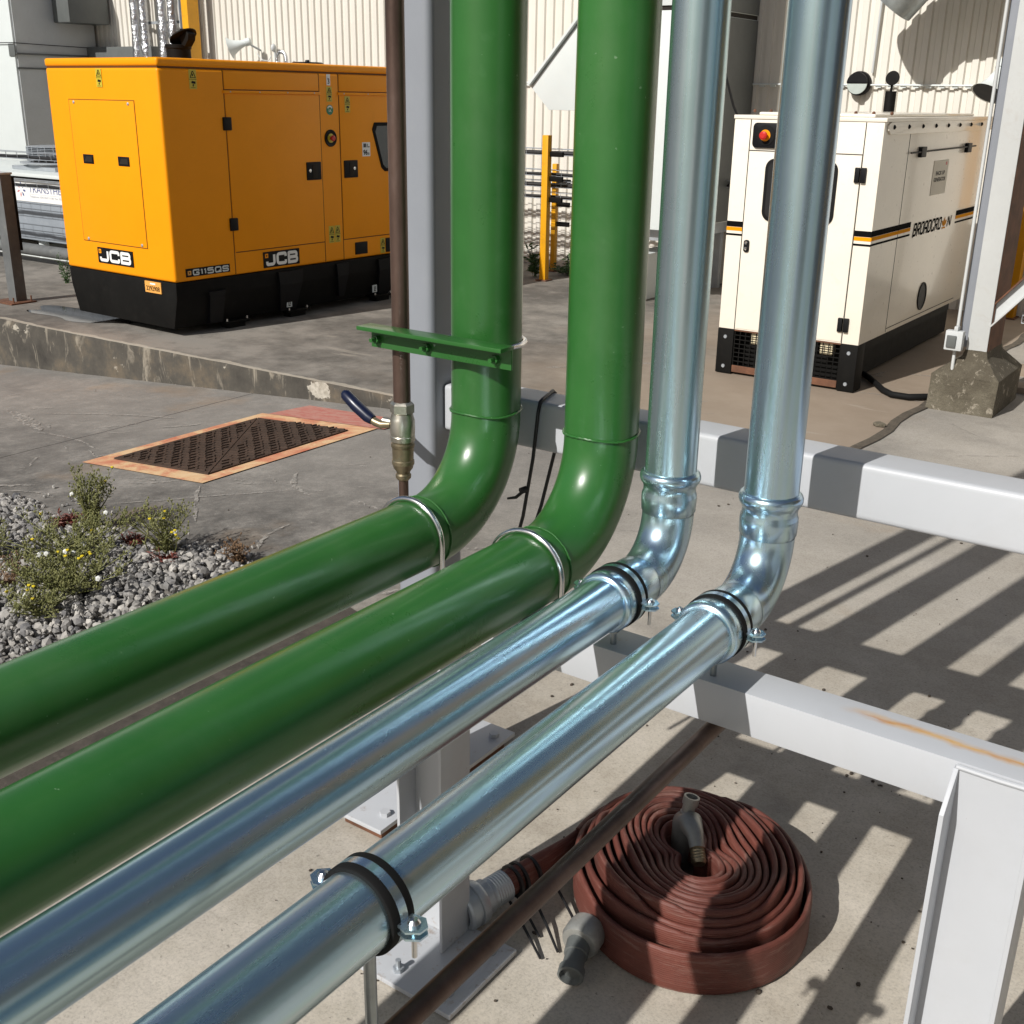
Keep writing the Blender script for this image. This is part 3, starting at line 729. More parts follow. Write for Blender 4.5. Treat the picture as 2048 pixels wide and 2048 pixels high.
# ------------------------------------------------------------------ green angle bracket
t = thing('angle_bracket', 'green angle iron bracket tying the copper pipe to the left green pipe', 'bracket')
mb = MB(); mb.box(-1.842, -1.427, 2.029, 2.035, 1.407, 1.453, 0.0008); mb.box(-1.850, -1.425, 1.985, 2.036, 1.4532, 1.4625, 0.0012)
mb.build('angle_iron', 'green', t, 30)
for x in (-1.822, -1.667, -1.468):
    mb = MB(); mb.cyl((x, 2.032, 1.428), (x, 2.003, 1.428), 0.0052, 10); mb.lathe((x, 2.028, 1.428), (0, -1, 0), [(0, 0.011), (0.011, 0.011)], 6)
    mb.build('bolt', 'green', t, 30)
mb = MB(); r = GR+0.007
pts = [(-1.667, 2.03, 1.428)] + [(-1.583 + r*math.cos(PI - PI*i/24), GY + r*math.sin(PI - PI*i/24), 1.436) for i in range(25)] + [(-1.495, 2.04, 1.436)]
pts[0] = (-1.583-r, 2.034, 1.436)
mb.tube(pts, 0.0065, 10); o = mb.build('u_bolt', 'chrome', t, 60)

# ------------------------------------------------------------------ copper pipe and ball valve
CX, CY = -1.790, 2.077
t = thing('copper_pipe', 'brown weathered copper pipe standing against the grey column', 'pipe')
mb = MB(); mb.cyl((CX, CY, 1.25), (CX, CY, 5.2), 0.0215, 28); mb.build('upper_pipe', 'copper', t, 60)
mb = MB(); mb.cyl((CX, CY, 0.97), (CX, CY, 1.08), 0.0125, 20); mb.build('lower_pipe', 'copper', t, 60)
v = thing('ball_valve', 'nickel ball valve with a navy blue lever handle on the copper pipe', 'valve')
mb = MB(); mb.lathe((CX, CY, 1.166), (0, 0, 1), [(0, 0.024), (0.002, 0.0305), (0.014, 0.0315), (0.016, 0.0305), (0.030, 0.0315), (0.054, 0.0315), (0.060, 0.0295), (0.068, 0.0275), (0.072, 0.0265), (0.074, 0.0235)], 32)
mb.cyl((CX, CY, 1.21), (CX-0.052, CY-0.012, 1.213), 0.0105, 14); body = mb.build('valve_body', 'brass', v, 30)
mb = MB(); mb.lathe((CX, CY, 1.238), (0, 0, 1), [(0, 0.026), (0.003, 0.0305), (0.024, 0.0305), (0.028, 0.027), (0.031, 0.0235)], 6); mb.build('nut', 'brass', v, 30)
mb = MB(); mb.lathe((CX, CY, 1.064), (0, 0, 1), [(0, 0.0145), (0.006, 0.0195), (0.014, 0.020), (0.018, 0.0165), (0.024, 0.0185), (0.032, 0.0245), (0.040, 0.0265), (0.043, 0.0285), (0.052, 0.0285), (0.054, 0.0265), (0.085, 0.0275), (0.088, 0.0295), (0.096, 0.030), (0.099, 0.0265), (0.103, 0.0265)], 24); mb.build('union', 'brassdull', v, 30)
mb = MB(); mb.tube([(CX-0.030, CY-0.012, 1.206), (CX-0.052, CY-0.02, 1.204), (CX-0.070, CY-0.022, 1.208), (CX-0.084, CY-0.023, 1.214)], [0.008, 0.0105, 0.0110, 0.0100], 10); mb.build('lever', 'brassdull', v, 50)
mb = MB(); mb.tube([(CX-0.078, CY-0.023, 1.212), (CX-0.092, CY-0.024, 1.218), (CX-0.130, CY-0.026, 1.241), (CX-0.164, CY-0.028, 1.266), (CX-0.171, CY-0.028, 1.271)], [0.0125, 0.0155, 0.016, 0.0145, 0.008], 14); mb.build('handle_grip', 'navy', v, 60)

# ------------------------------------------------------------------ steel frame behind the pipes
t = thing('pipe_rack', 'light grey steel column and rounded cross beam standing behind the pipes', 'steel frame')
mb = MB(); mb.box(-1.965, -1.831, 2.245, 2.379, 0.044, 5.4, 0.024, 5)
mb.build('column', 'steelgrey', t, 60)
mb = MB(); mb.box(-1.830, 2.2, 2.290, 2.405, 1.140, 1.265, 0.014, 4); mb.build('cross_beam', 'steelwhite', t, 40)
mb = MB(); mb.box(-1.985, -1.82, 1.985, 2.64, 0.030, 0.044, 0.002)
for px_, py_ in ((-1.86, 2.05), (-1.86, 2.58)): mb.lathe((px_, py_, 0.044), (0, 0, 1), [(0, 0.016), (0.013, 0.016)], 6)
mb.build('base_plate', 'steelwhite', t, 30)
mb = MB(); mb.box(-1.975, -1.835, 2.005, 2.60, 0.0, 0.030); mb.build('packing', 'terracotta', t, 0)

# ------------------------------------------------------------------ low support stand
t = thing('pipe_stand', 'white steel stand under the pipe bends with a rust streaked beam', 'steel frame')
mb = MB(); mb.box(-1.542, 1.6, 1.806, 1.905, 0.842, 0.930, 0.0025); mb.build('beam', 'steelwhite', t, 30)
def leg(x0, x1, ch):
    mb = MB()
    mb.box(x0+0.007, x1-0.007, 1.797, 1.8052, 0.014, 0.922)
    for xa in (x0, x1-0.0085):
        mb.prism([(1.735, 0.014), (1.845, 0.014), (1.845, 0.8405), (1.8055, 0.8405), (1.8055, 0.924), (1.792, 0.924), (1.735, 0.924-ch)], 0, xa, xa+0.0085, 0.0015)
    mb.tube([(x0+0.004, 1.796, 0.926), ((x0+x1)/2, 1.7955, 0.925), (x1-0.004, 1.796, 0.926)], 0.005, 8)
    return mb.build('leg', 'steelwhite', t, 30)
leg(-1.536, -1.400, 0.062); leg(-0.331, -0.186, 0.062)
for x0, x1 in ((-1.66, -1.262), (-0.46, -0.05)):
    mb = MB(); mb.box(x0, x1, 1.589, 1.855, 0.0, 0.0135, 0.002)
    pl = mb.build('base_plate', 'steelwhite', t, 30)
    for px_, py_ in ((x0+0.05, 1.63), (x1-0.045, 1.64), (x1-0.045, 1.81), (x0+0.21, 1.63)):
        mb = MB(); mb.lathe((px_, py_, 0.0135), (0, 0, 1), [(0, 0.014), (0.011, 0.014)], 6); mb.cyl((px_, py_, 0.02), (px_, py_, 0.045), 0.007, 10); mb.build('anchor_bolt', 'galv', pl, 30)

# small brown pipe under the outer zinc pipe
mb = MB(); mb.tube([(-0.790, 1.93, 0.815), (-0.790, 0.9, 0.815), (-0.790, -0.4, 0.815), (-0.790, -3.5, 0.815)], 0.0170, 20)
tag(mb.build('brown_pipe', 'copper', None, 60), 'thin dull brown pipe slung low under the white beam, above the hose', 'pipe')

# black strap round the cross beam
mb = MB()
mb.tube([(-1.580, 2.270, 0.86), (-1.556, 2.276, 0.96), (-1.533, 2.282, 1.12), (-1.522, 2.2835, 1.24), (-1.519, 2.288, 1.268), (-1.522, 2.300, 1.2705), (-1.552, 2.395, 1.2705), (-1.556, 2.412, 1.262), (-1.553, 2.413, 1.10), (-1.572, 2.385, 0.956), (-1.585, 2.34, 0.84), (-1.585, 2.30, 0.80)], 0.0048, 8, closed=True)
mb.tube([(-1.549, 2.278, 1.035), (-1.556, 2.262, 1.032)], 0.009, 8); mb.tube([(-1.553, 2.27, 1.03), (-1.57, 2.262, 1.012), (-1.592, 2.255, 1.006)], [0.0045, 0.0045, 0.003], 8)
tag(mb.build('strap', 'cable', None, 60), 'black strap knotted round the cross beam between the green pipes', 'strap')

# the column's grey is its own paint
#SECTION-END-NEAR

# ================================================================== FIRE HOSE
hose = thing('fire_hose', 'rolled red canvas fire hose with metal couplings lying under the stand', 'fire hose')
HX, HY = -1.018, 2.285
def smooth(a, b, x):
    u = min(1, max(0, (x-a)/(b-a))); return u*u*(3-2*u)
def ribbon(pts, z0s, hs, ths):
    """upright flat hose along plan points"""
    mb = MB(); rings = []
    n = len(pts)
    for i in range(n):
        p = Vector(pts[i]); a = Vector(pts[max(0, i-1)]); q = Vector(pts[min(n-1, i+1)])
        d = (q-a).normalized(); nn = Vector((-d.y, d.x)); h = hs[i]; t_ = ths[i]/2; z0 = z0s[i]
        prof = [(-0.55, 0), (-1.0, 0.05), (-1.0, 0.30), (-0.92, 0.5), (-1.0, 0.70), (-1.0, 0.92), (-0.72, 0.985), (-0.3, 1.005), (0.3, 1.005), (0.72, 0.985), (1.0, 0.92), (1.0, 0.70), (0.92, 0.5), (1.0, 0.30), (1.0, 0.05), (0.55, 0)]
        rings.append([mb.V((p.x + nn.x*t_*u, p.y + nn.y*t_*u, z0 + h*v)) for u, v in prof])
    for a, q in zip(rings, rings[1:]): mb.bridge(a, q)
    mb.face(rings[0][::-1]); mb.face(rings[-1])
    return mb
turns, step = 12.5, 54
th_end = R(188); th0 = th_end - turns*2*PI
pts, z0s, hs, ths = [], [], [], []
N = int(turns*step); phi = R(-42)
rr = random.Random(4)
for i in range(N+1):
    f = i/N; th = th0 + f*turns*2*PI
    r = 0.062 + 0.0205*(f*turns)
    e = 0.62*(1-f)**1.8 + 0.03
    r *= 1 + e*math.cos(2*(th-phi)) + 0.012*math.sin(3*th+1.1)*(1-f) + 0.004*math.sin(5*th+2.0*f*4)
    r *= 1 + 0.10*max(0, (f-0.93)/0.07)*max(0, math.sin(th-R(200)))
    if th > th_end - 2*PI*0.97: r += 0.020*math.exp(-((th-R(-62))/R(48))**2)
    pts.append((HX + r*math.cos(th), HY + r*math.sin(th)))
    rr_ = r
    z0 = 0.034*(1-smooth(0.288, 0.305, rr_)) + 0.030*(1-smooth(0.25, 0.268, rr_)) - 0.022*(1-smooth(0.07, 0.17, rr_)) + 0.003*math.sin(th*1.0+f*30) + 0.003*math.sin(th*2.7+4)
    z0s.append(max(0.001, z0)); hs.append(0.112 + 0.004*math.sin(th*1.3+2)); ths.append(0.0158)
ex, ey = pts[-1]
tail = [(ex-0.004, ey-0.03), (ex-0.012, ey-0.08), (ex-0.026, ey-0.15), (ex-0.045, ey-0.22)]
ribbon(pts, z0s, hs, ths).build('hose_coil', 'hose', hose, 50)
mb = MB(); tp = [Vector((ex-0.001, ey+0.02, 0.06)), Vector((ex-0.006, ey-0.05, 0.064)), Vector((ex-0.022, ey-0.13, 0.068)), Vector((ex-0.046, ey-0.21, 0.066)), Vector((ex-0.066, ey-0.27, 0.060))]
rings = []
for i, p in enumerate(tp):
    f = i/(len(tp)-1); hh = 0.052*(1-f)+0.037*f; tt = 0.010*(1-f)+0.033*f
    d = (tp[min(i+1, 4)]-tp[max(i-1, 0)]).normalized(); nn = Vector((-d.y, d.x, 0)).normalized()
    rings.append([mb.V(p + nn*(tt*math.cos(2*PI*k/16)) + Vector((0, 0, hh*math.sin(2*PI*k/16)))) for k in range(16)])
for a, q in zip(rings, rings[1:]): mb.bridge(a, q)
mb.face(rings[0][::-1]); mb.face(rings[-1]); mb.build('hose_tail', 'hose', hose, 60)
c0 = Vector((ex-0.066, ey-0.27, 0.060)); cd = Vector((-0.26, -0.95, -0.06)).normalized()
for f in (0.30, 0.58, 0.72):
    p = tp[2].lerp(tp[4], f); mb = MB(); u, v_ = mb.frame(cd)
    mb.lathe(p - cd*0.004, cd, [(0, 0.034), (0, 0.045), (0.008, 0.045), (0.008, 0.034)], 20, cap=False); mb.build('binding', 'cable', hose, 30)
mb = MB(); mb.lathe(c0 - cd*0.02, cd, [(0, 0.036), (0.004, 0.041)] + [(0.006+0.004*i, 0.041 if i % 2 else 0.0395) for i in range(13)] + [(0.062, 0.040), (0.066, 0.046), (0.085, 0.046), (0.088, 0.054), (0.098, 0.058), (0.112, 0.058), (0.114, 0.053), (0.122, 0.053), (0.124, 0.058), (0.142, 0.057), (0.148, 0.052), (0.15, 0.042), (0.13, 0.04)], 30)
mb.build('coupling', 'galv', hose, 30)
# coupling half under the front of the roll
mb = MB(); a = Vector((-1.135, 1.985, 0.056)); d = Vector((0.10, -0.97, -0.10)).normalized()
mb.lathe(a, d, [(0, 0.045), (0.02, 0.049), (0.05, 0.049), (0.06, 0.044), (0.062, 0.036)], 24); mb.build('coupling', 'silver', hose, 30)
mb = MB(); a2 = a + d*0.058; d3 = Vector((0.34, -0.92, -0.16)).normalized()
mb.lathe(a2, d3, [(0, 0.030), (0.035, 0.030), (0.037, 0.026), (0.075, 0.026), (0.077, 0.032), (0.098, 0.032), (0.10, 0.027), (0.085, 0.022)], 20); mb.build('spigot', 'darkgrey', hose, 30)
# branch piece standing in the eye of the roll
mb = MB(); a = Vector((-1.075, 2.405, 0.105)); 
mb.tube([(-1.09, 2.38, 0.05), (-1.082, 2.375, 0.12), (-1.072, 2.368, 0.168), (-1.052, 2.35, 0.188), (-1.022, 2.32, 0.178), (-1.002, 2.295, 0.158)], [0.030, 0.036, 0.037, 0.032, 0.023, 0.019], 20); bp = mb.build('branch_piece', 'silver', hose, 60)
mb = MB(); mb.lathe((-1.073, 2.368, 0.190), (0.10, 0.22, 1), [(0, 0.020), (0.012, 0.020), (0.014, 0.0175), (0.034, 0.0175), (0.036, 0.0215), (0.058, 0.0215), (0.058, 0.016), (0.045, 0.015)], 22); mb.build('branch_outlet', 'silver', bp, 30)
mb = MB(); mb.lathe((-1.002, 2.295, 0.158), (0.52, -0.72, -0.46), [(0, 0.022)] + [(0.003+0.004*i, 0.0205 if i % 2 else 0.0185) for i in range(9)] + [(0.04, 0.016)], 18); mb.build('branch_tail', 'brassdull', bp, 30)
# cable tie tails lying on the concrete
for n_, (p, q, z_) in enumerate((((-1.386, 1.986), (-1.204, 1.873), 'nearest the base plate'), ((-1.387, 2.017), (-1.249, 1.935), 'shortest of them'), ((-1.303, 2.005), (-1.182, 1.917), 'second from the roll'), ((-1.300, 2.092), (-1.146, 1.986), 'touching the hose roll'))):
    mb = MB(); mx, my = (p[0]+q[0])/2, (p[1]+q[1])/2
    mb.tube([(p[0], p[1], 0.03), (mx, my, 0.020), (q[0], q[1], 0.004)], [0.0042, 0.0042, 0.0034], 6)
    tag(mb.build('cable_tie', 'cable', None, 40), 'black cable tie tail by the silver hose coupling, ' + z_, 'cable tie', 'cable tie tails by the coupling')

# ================================================================== WEEDS
def weed(name, x, y, z, h, spread, stems, label, leafm='leaf', flowers=8, fluff=1, seed=0, group=None, lean=(0, 0), heads=True, leafsize=1.0):
    g = random.Random(seed); t = thing(name, label, 'weed', (x, y, z), 0, group)
    ms, mf, mw = MB(), [], []
    def leafq(p, d, ln, wd):
        d = d.normalized(); u, v_ = ms.frame(d); sdv = (u*math.cos(g.random()*6) + v_*math.sin(g.random()*6)).normalized()
        a = p; m1 = p + d*ln*0.5 + sdv*wd; m2 = p + d*ln*0.5 - sdv*wd; e = p + d*ln - Vector((0, 0, ln*0.15))
        vs_ = [ms.V(q) for q in (a, m1, e, m2)]; ms.face(vs_)
    nf = nw = 0
    for i in range(stems):
        an = g.random()*2*PI; sp = spread*(0.25+0.75*g.random()); hh = h*(0.55+0.45*g.random())
        p0 = Vector((g.gauss(0, spread*0.12), g.gauss(0, spread*0.12), 0))
        p3 = Vector((math.cos(an)*sp + lean[0], math.sin(an)*sp + lean[1], hh)); p1 = p0 + Vector((p3.x*0.25, p3.y*0.25, hh*0.4)); p2 = p0.lerp(p3, 0.7) + Vector((0, 0, hh*0.05))
        ms.tube([p0, p1, p2, p3], [0.0034, 0.003, 0.0023, 0.0016], 4)
        for k in range(11):
            f = 0.08 + 0.85*g.random(); p = p0.lerp(p1, f*2) if f < 0.5 else p1.lerp(p3, f*2-1)
            leafq(p, Vector((g.gauss(0, 1), g.gauss(0, 1), 0.5)), 0.030*leafsize*(0.6+0.8*g.random()), 0.0040*leafsize)
        if heads:
            for k in range(6):
                q = p3 if k == 0 else p2.lerp(p3, g.random()); e = q + Vector((g.gauss(0, 0.02), g.gauss(0, 0.02), 0.012+0.035*g.random()))
                ms.tube([q, e], [0.0012, 0.0009], 3); ms.ball(e, 0.0042, 1, 1, 1, 1.5)
                for _ in range(3): leafq(q.lerp(e, g.random()), Vector((g.gauss(0, 1), g.gauss(0, 1), 0.6)), 0.014, 0.002)
                if nf < flowers and g.random() < 0.3: mf.append(e + Vector((0, 0, 0.005))); nf += 1
                elif nw < fluff and g.random() < 0.12: mw.append(e + Vector((0, 0, 0.008))); nw += 1
    ms.build('foliage', leafm, t, 0, False)
    for p in mf: mb = MB(); mb.ball(p, 0.0085, 1, 1, 1, 0.65); mb.build('flower', 'flower', t, 40)
    for p in mw: mb = MB(); mb.ball(p, 0.014, 1); mb.build('seed_head', 'fluff', t, 40)
    return t
WG = 'yellow flowered weeds on the gravel'
def wp(x, y): return (x*K, y*K, gz(x*K))
weed('weed', *wp(-3.975, 2.615), 0.30, 0.12, 34, 'tallest weed, standing at the back edge of the gravel near the manhole', seed=1, group=WG, flowers=3, fluff=2)
weed('weed', *wp(-3.42, 2.555), 0.23, 0.17, 30, 'weed at the gravel edge nearest the left green pipe, with several yellow flowers', seed=2, group=WG, flowers=7, fluff=1)
weed('weed', *wp(-3.66, 2.30), 0.19, 0.36, 58, 'sprawling weed in the middle of the gravel with white seed heads', seed=3, group=WG, flowers=6, fluff=5)
weed('weed', *wp(-3.38, 2.12), 0.17, 0.27, 54, 'dense low weed beside the green pipe on the gravel', seed=4, group=WG, flowers=8, fluff=3)
weed('weed', *wp(-3.28, 1.93), 0.13, 0.20, 32, 'small weed lowest in the picture, half hidden by the green pipe', seed=5, group=WG, flowers=5, fluff=1)
weed('weed', *wp(-3.95, 2.18), 0.17, 0.17, 18, 'thin leaning weed at the left of the gravel patch', seed=6, group=WG, flowers=4, fluff=1, lean=(-0.05, 0))
weed('red_weed', *wp(-4.10, 2.585), 0.055, 0.12, 34, 'low dark red weed at the foot of the tallest weed', 'leafr', 0, 0, 7, 'reddened low weeds', heads=False, leafsize=1.2)
weed('red_weed', *wp(-3.62, 2.56), 0.05, 0.09, 22, 'low red weed between the two taller gravel-edge weeds', 'leafr', 0, 0, 8, 'reddened low weeds', heads=False, leafsize=1.1)
weed('red_weed', *wp(-3.33, 2.47), 0.05, 0.09, 18, 'low red weed in front of the weed nearest the green pipe', 'leafr', 0, 0, 9, 'reddened low weeds', heads=False, leafsize=1.1)
weed('dry_weed', *wp(-3.08, 2.62), 0.085, 0.07, 12, 'dry brown weed where the gravel meets the green pipe', 'leafb', 0, 0, 10)
weed('dry_weed', *wp(-3.62, 2.02), 0.12, 0.1, 9, 'dry brown stems low on the gravel', 'leafb', 0, 0, 12)
#SECTION-END-HOSE

# ================================================================== ORANGE GENERATOR
YG = R(1.56)
gen = thing('generator', 'large orange enclosed diesel generator on a black skid, behind the copper pipe', 'generator', k3(-6.572, 5.214, 0), -YG)
L = 2.62
mb = MB(K); mb.box(-1.3, 0, 0, L, 0.392, 1.812, 0.022, 3); body = mb.build('canopy', 'orange', gen, 40)
mb = MB(K); mb.box(-1.292, -0.008, 0.008, L-0.008, 1.81, 1.822); mb.build('roof_gap', 'orange_gap', gen, 0)
mb = MB(K); mb.box(-1.303, 0.003, -0.003, L+0.003, 1.819, 1.876, 0.024, 4); mb.build('roof', 'orange', gen, 40)
mb = MB(K); mb.prism([(-1.298, 0.390), (-1.285, 0.26), (-1.222, 0.055), (-0.064, 0.055), (-0.006, 0.27), (-0.002, 0.390)], 1, 0.004, L-0.01, 0.012); skid = mb.build('skid_base', 'black_paint', gen, 30)
# moulded pockets and feet along the right hand side of the skid
def pocket(y0, y1, y2, y3, z0, z1):
    mb = MB(K); xt = lambda z: 0.012 - (0.058*(0.27-z)/0.215 if z < 0.27 else 0)
    a = [(xt(z1)+0.006, y0, z1), (xt(z1)+0.006, y1, z1), (xt(0.27)+0.006, y1-0.01, 0.27), (xt(0.27)+0.006, y0+0.01, 0.27)]
    b_ = [a[3], a[2], (xt(z0)+0.014, y3, z0), (xt(z0)+0.014, y2, z0)]
    for q in (a, b_):
        f = [mb.V(p) for p in q]; bk = [mb.V((p[0]-0.05, p[1], p[2])) for p in q]; mb.face(f); mb.bridge(bk, f)
    return mb.build('skid_pocket', 'black', skid, 20)
pocket(0.27, 0.43, 0.30, 0.42, 0.06, 0.30); pocket(0.945, 1.20, 0.99, 1.15, 0.06, 0.37); pocket(1.57, 1.71, 1.62, 1.68, 0.10, 0.37); pocket(2.06, 2.26, 2.10, 2.22, 0.06, 0.36)
for y in (0.55, 1.17, 2.15):
    mb = MB(K); mb.box(-0.13, -0.015, y-0.115, y+0.115, 0.038, 0.056, 0.003); mb.box(-0.115, -0.03, y-0.08, y+0.08, 0.0, 0.038)
    ft = mb.build('foot', 'black_paint', gen, 20)
    for s2 in (-0.095, 0.095): mb = MB(K); mb.cyl((-0.028, y+s2, 0.05), (-0.028, y+s2, 0.075), 0.008, 8); mb.build('foot_bolt', 'chrome', ft, 30)
E0 = -0.0022
def fr_seam(pts, wd=0.0045, mat='orange_gap', nm='panel_seam'):
    """strip lines on the front face, given in (s to the left, z)"""
    mb = MB(K)
    for (a, za), (b2, zb) in zip(pts, pts[1:]):
        if abs(a-b2) < 1e-4: mb.box(-a-wd/2, -a+wd/2, E0, 0.003, min(za, zb)-wd/2, max(za, zb)+wd/2)
        else: mb.box(-max(a, b2), -min(a, b2), E0, 0.003, za-wd/2, za+wd/2)
    return mb.build(nm, mat, gen, 0)
fr_seam([(1.046, 1.600), (0.280, 1.600), (0.280, 0.608), (1.046, 0.608), (1.046, 1.600)])
pn = None
mb = MB(K); mb.box(-1.043, -0.283, -0.0035, 0.003, 0.611, 1.597, 0.001); pn = mb.build('front_panel', 'orange', gen, 30)
for s2, z in ((0.984, 1.581), (0.347, 1.578), (0.981, 0.624), (0.337, 0.626)):
    mb = MB(K); mb.lathe((-s2, -0.003, z), (0, -1, 0), [(0, 0.012), (0.004, 0.011), (0.007, 0.005)], 10); mb.build('screw', 'galv', pn, 30)
for s0, s1 in ((0.937, 0.813), (0.520, 0.391)):
    mb = MB(K); mb.box(-s0, -s1, -0.0075, 0.003, 1.163, 1.227, 0.003); h = mb.build('panel_handle', 'black', pn, 30)
    mb = MB(K); mb.prism([(-s0+0.014, 1.176), (-s1-0.012, 1.176), (-s1-0.012, 1.214), (-s0+0.045, 1.214)], 1, -0.0105, -0.0072); mb.build('recess', 'gap', h, 0)
def warn(par, O, ux, w_, h_, mats=('sticker_y', 'black'), pict=True, nm='warning_label'):
    """two-field label: a triangle over a block pictogram"""
    O = Vector(O); ux = Vector(ux); uz = Vector((0, 0, 1)); un = ux.cross(uz)
    mb = MB(K)
    f = [mb.V(O + ux*a + uz*b2 + un*0.0015) for a, b2 in ((0, 0), (w_, 0), (w_, h_), (0, h_))]; mb.face(f)
    lab = mb.build(nm, mats[0], par, 0, False)
    if pict:
        mb = MB(K)
        def q(pts): mb.poly([O + ux*(a*w_) + uz*(b2*h_) + un*0.0028 for a, b2 in pts])
        q([(0.0, 0.49), (1.0, 0.49), (1.0, 0.51), (0.0, 0.51)])
        for (a0, b0), (a1, b1) in (((0.12, 0.58), (0.5, 0.92)), ((0.5, 0.92), (0.88, 0.58))): q([(a0, b0), (a0+0.1, b0), (a1+0.05, b1), (a1-0.05, b1)])
        q([(0.12, 0.57), (0.88, 0.57), (0.88, 0.60), (0.12, 0.60)]); q([(0.42, 0.65), (0.58, 0.65), (0.56, 0.78), (0.44, 0.78)])
        q([(0.25, 0.30), (0.8, 0.26), (0.85, 0.38), (0.35, 0.42)]); q([(0.4, 0.16), (0.55, 0.12), (0.62, 0.24), (0.5, 0.26)]); q([(0.2, 0.06), (0.8, 0.06), (0.8, 0.08), (0.2, 0.08)])
        mb.build('pictogram', mats[1], lab, 0, False)
    return lab
warn(gen, (-0.686, E0, 1.683), (1, 0, 0), 0.067, 0.123)
def plate(par, O, ux, w_, h_, mat, nm, t_=0.003, tilt=0.0):
    O = Vector(O); ux = Vector(ux); uz = Vector((0, 0, 1)); un = ux.cross(uz)
    mb = MB(K); f = [mb.V(O + ux*a + uz*(b2+tilt*a/w_) + un*t_) for a, b2 in ((0, 0), (w_, 0), (w_, h_), (0, h_))]
    g_ = [mb.V(O + ux*a + uz*(b2+tilt*a/w_) - un*0.002) for a, b2 in ((0, 0), (w_, 0), (w_, h_), (0, h_))]
    mb.face(f); mb.bridge(g_, f); return mb.build(nm, mat, par, 0)
def KV(p): return Vector(p)*K
def emblem(par, O, ux, sz, un, mat='orange'):
    ux = Vector(ux); uz = Vector((0, 0, 1)); O = Vector(O) + Vector(un)*0.0012
    mb = MB(K); mb.poly([O + ux*a + uz*b2 for a, b2 in ((0, 0), (sz, 0), (sz, sz), (0, sz))]); sq = mb.build('emblem', mat, par, 0, False)
    mb = MB(K); O = O + Vector(un)*0.001
    mb.poly([O + ux*(a*sz) + uz*(b2*sz) for a, b2 in ((0.25, 0.2), (0.5, 0.35), (0.8, 0.5), (0.55, 0.72), (0.2, 0.8), (0.42, 0.6), (0.36, 0.4))]); mb.build('emblem_mark', 'black', sq, 0, False)
def jcb(O, ux, w_, h_, name='maker_plate'):
    p = plate(gen, O, ux, w_, h_, 'black', name, 0.004)
    un = Vector(ux).cross(Vector((0, 0, 1))); ux = Vector(ux); O2 = Vector(O) + un*0.0045
    strokes('lettering', 'JCB', 'white', p, KV(O2 + ux*(w_*0.06) + Vector((0, 0, h_*0.10))), ux, (0, 0, 1), h_*0.80*K, w_*0.89*K, 0.25, 0.09, 0, 0.002)
    emblem(p, O2 + ux*(w_*0.04) + Vector((0, 0, h_*0.62)), ux, h_*0.27, un)
jcb((-0.885, E0, 0.459), (1, 0, 0), 0.424, 0.112)
np_ = plate(gen, (-0.349, 0.0015, 0.298), (1, 0, 0), 0.184, 0.08, 'sticker_o', 'number_plate', 0.006)
text('lettering', '2292908', 'black', np_, KV((-0.333, -0.0052, 0.312)), (1, 0, 0), (0, 0, 1), 0.034*K, 0.152*K, 0.005, 0, 0.001)
mb = MB(K); mb.box(-0.285, -0.225, -0.0066, -0.0045, 0.357, 0.368); mb.build('maker_mark', 'white', np_, 0)
# ---- right-hand side
UX = (0, 1, 0)
def sd_box(y0, y1, z0, z1, x1, nm, mat, bev=0.0, par=None, x0=-0.01): mb = MB(K); mb.box(x0, x1, y0, y1, z0, z1, bev); return mb.build(nm, mat, par or gen, 30)
def sd_seam(y0, y1, z0, z1): return sd_box(y0, y1, z0, z1, 0.0018, 'panel_seam', 'orange_gap')
sw = 0.005
for y, z0, z1 in ((0.545, 0.40, 1.807), (1.466, 0.40, 1.807), (1.672, 0.40, 1.807)): sd_seam(y-sw/2, y+sw/2, z0, z1)
for (y0, y1, z) in ((0.545, 1.466, 1.680), (0.56, 1.466, 0.5545), (1.672, L, 1.680), (1.672, L, 0.5545)): sd_seam(y0, y1, z-0.003, z+0.003)
for y0, y1 in ((0.548, 1.463), (1.675, L-0.02)):
    sd_box(y0+0.004, y1-0.004, 1.685, 1.802, 0.0035, 'vent_panel', 'orange', 0.0008)
    r_ = sd_box(y0-0.012, y1+0.012, 1.656, 1.676, 0.011, 'drip_rail', 'orange', 0.003)
    for k_ in range(4 if y0 < 1 else 3): mb = MB(K); mb.lathe((0.0105, y0+0.05+k_*0.27, 1.667), (1, 0, 0), [(0, 0.006), (0.003, 0.004)], 8); mb.build('rivet', 'galv', r_, 0)
d1 = sd_box(0.552, 1.461, 0.559, 1.652, 0.0042, 'door', 'orange', 0.001)
d2_ = sd_box(1.677, 2.57, 0.559, 1.652, 0.0042, 'door', 'orange', 0.001)
for z in (1.453, 0.757): sd_box(0.518, 0.590, z-0.045, z+0.045, 0.014, 'hinge', 'black', 0.007, d1)
for y0, y1, ky, dd in ((1.297, 1.449, 1.325, d1), (1.702, 1.855, 1.81, d2_)):
    h = sd_box(y0, y1, 1.034, 1.168, 0.012, 'door_handle', 'black', 0.007, dd)
    sd_box(y0+0.055, y1-0.045, 1.05, 1.152, 0.015, 'paddle', 'gap', 0.004, h)
    mb = MB(K); mb.lathe((0.012, ky, 1.105), (1, 0, 0), [(0, 0.014), (0.006, 0.013), (0.008, 0.006)], 14); mb.build('lock', 'chrome', h, 30)
wd = [(2.035, 1.40), (2.06, 1.452), (2.40, 1.452), (2.44, 1.41), (2.44, 1.11), (2.40, 1.068), (2.175, 1.068), (2.135, 1.10)]
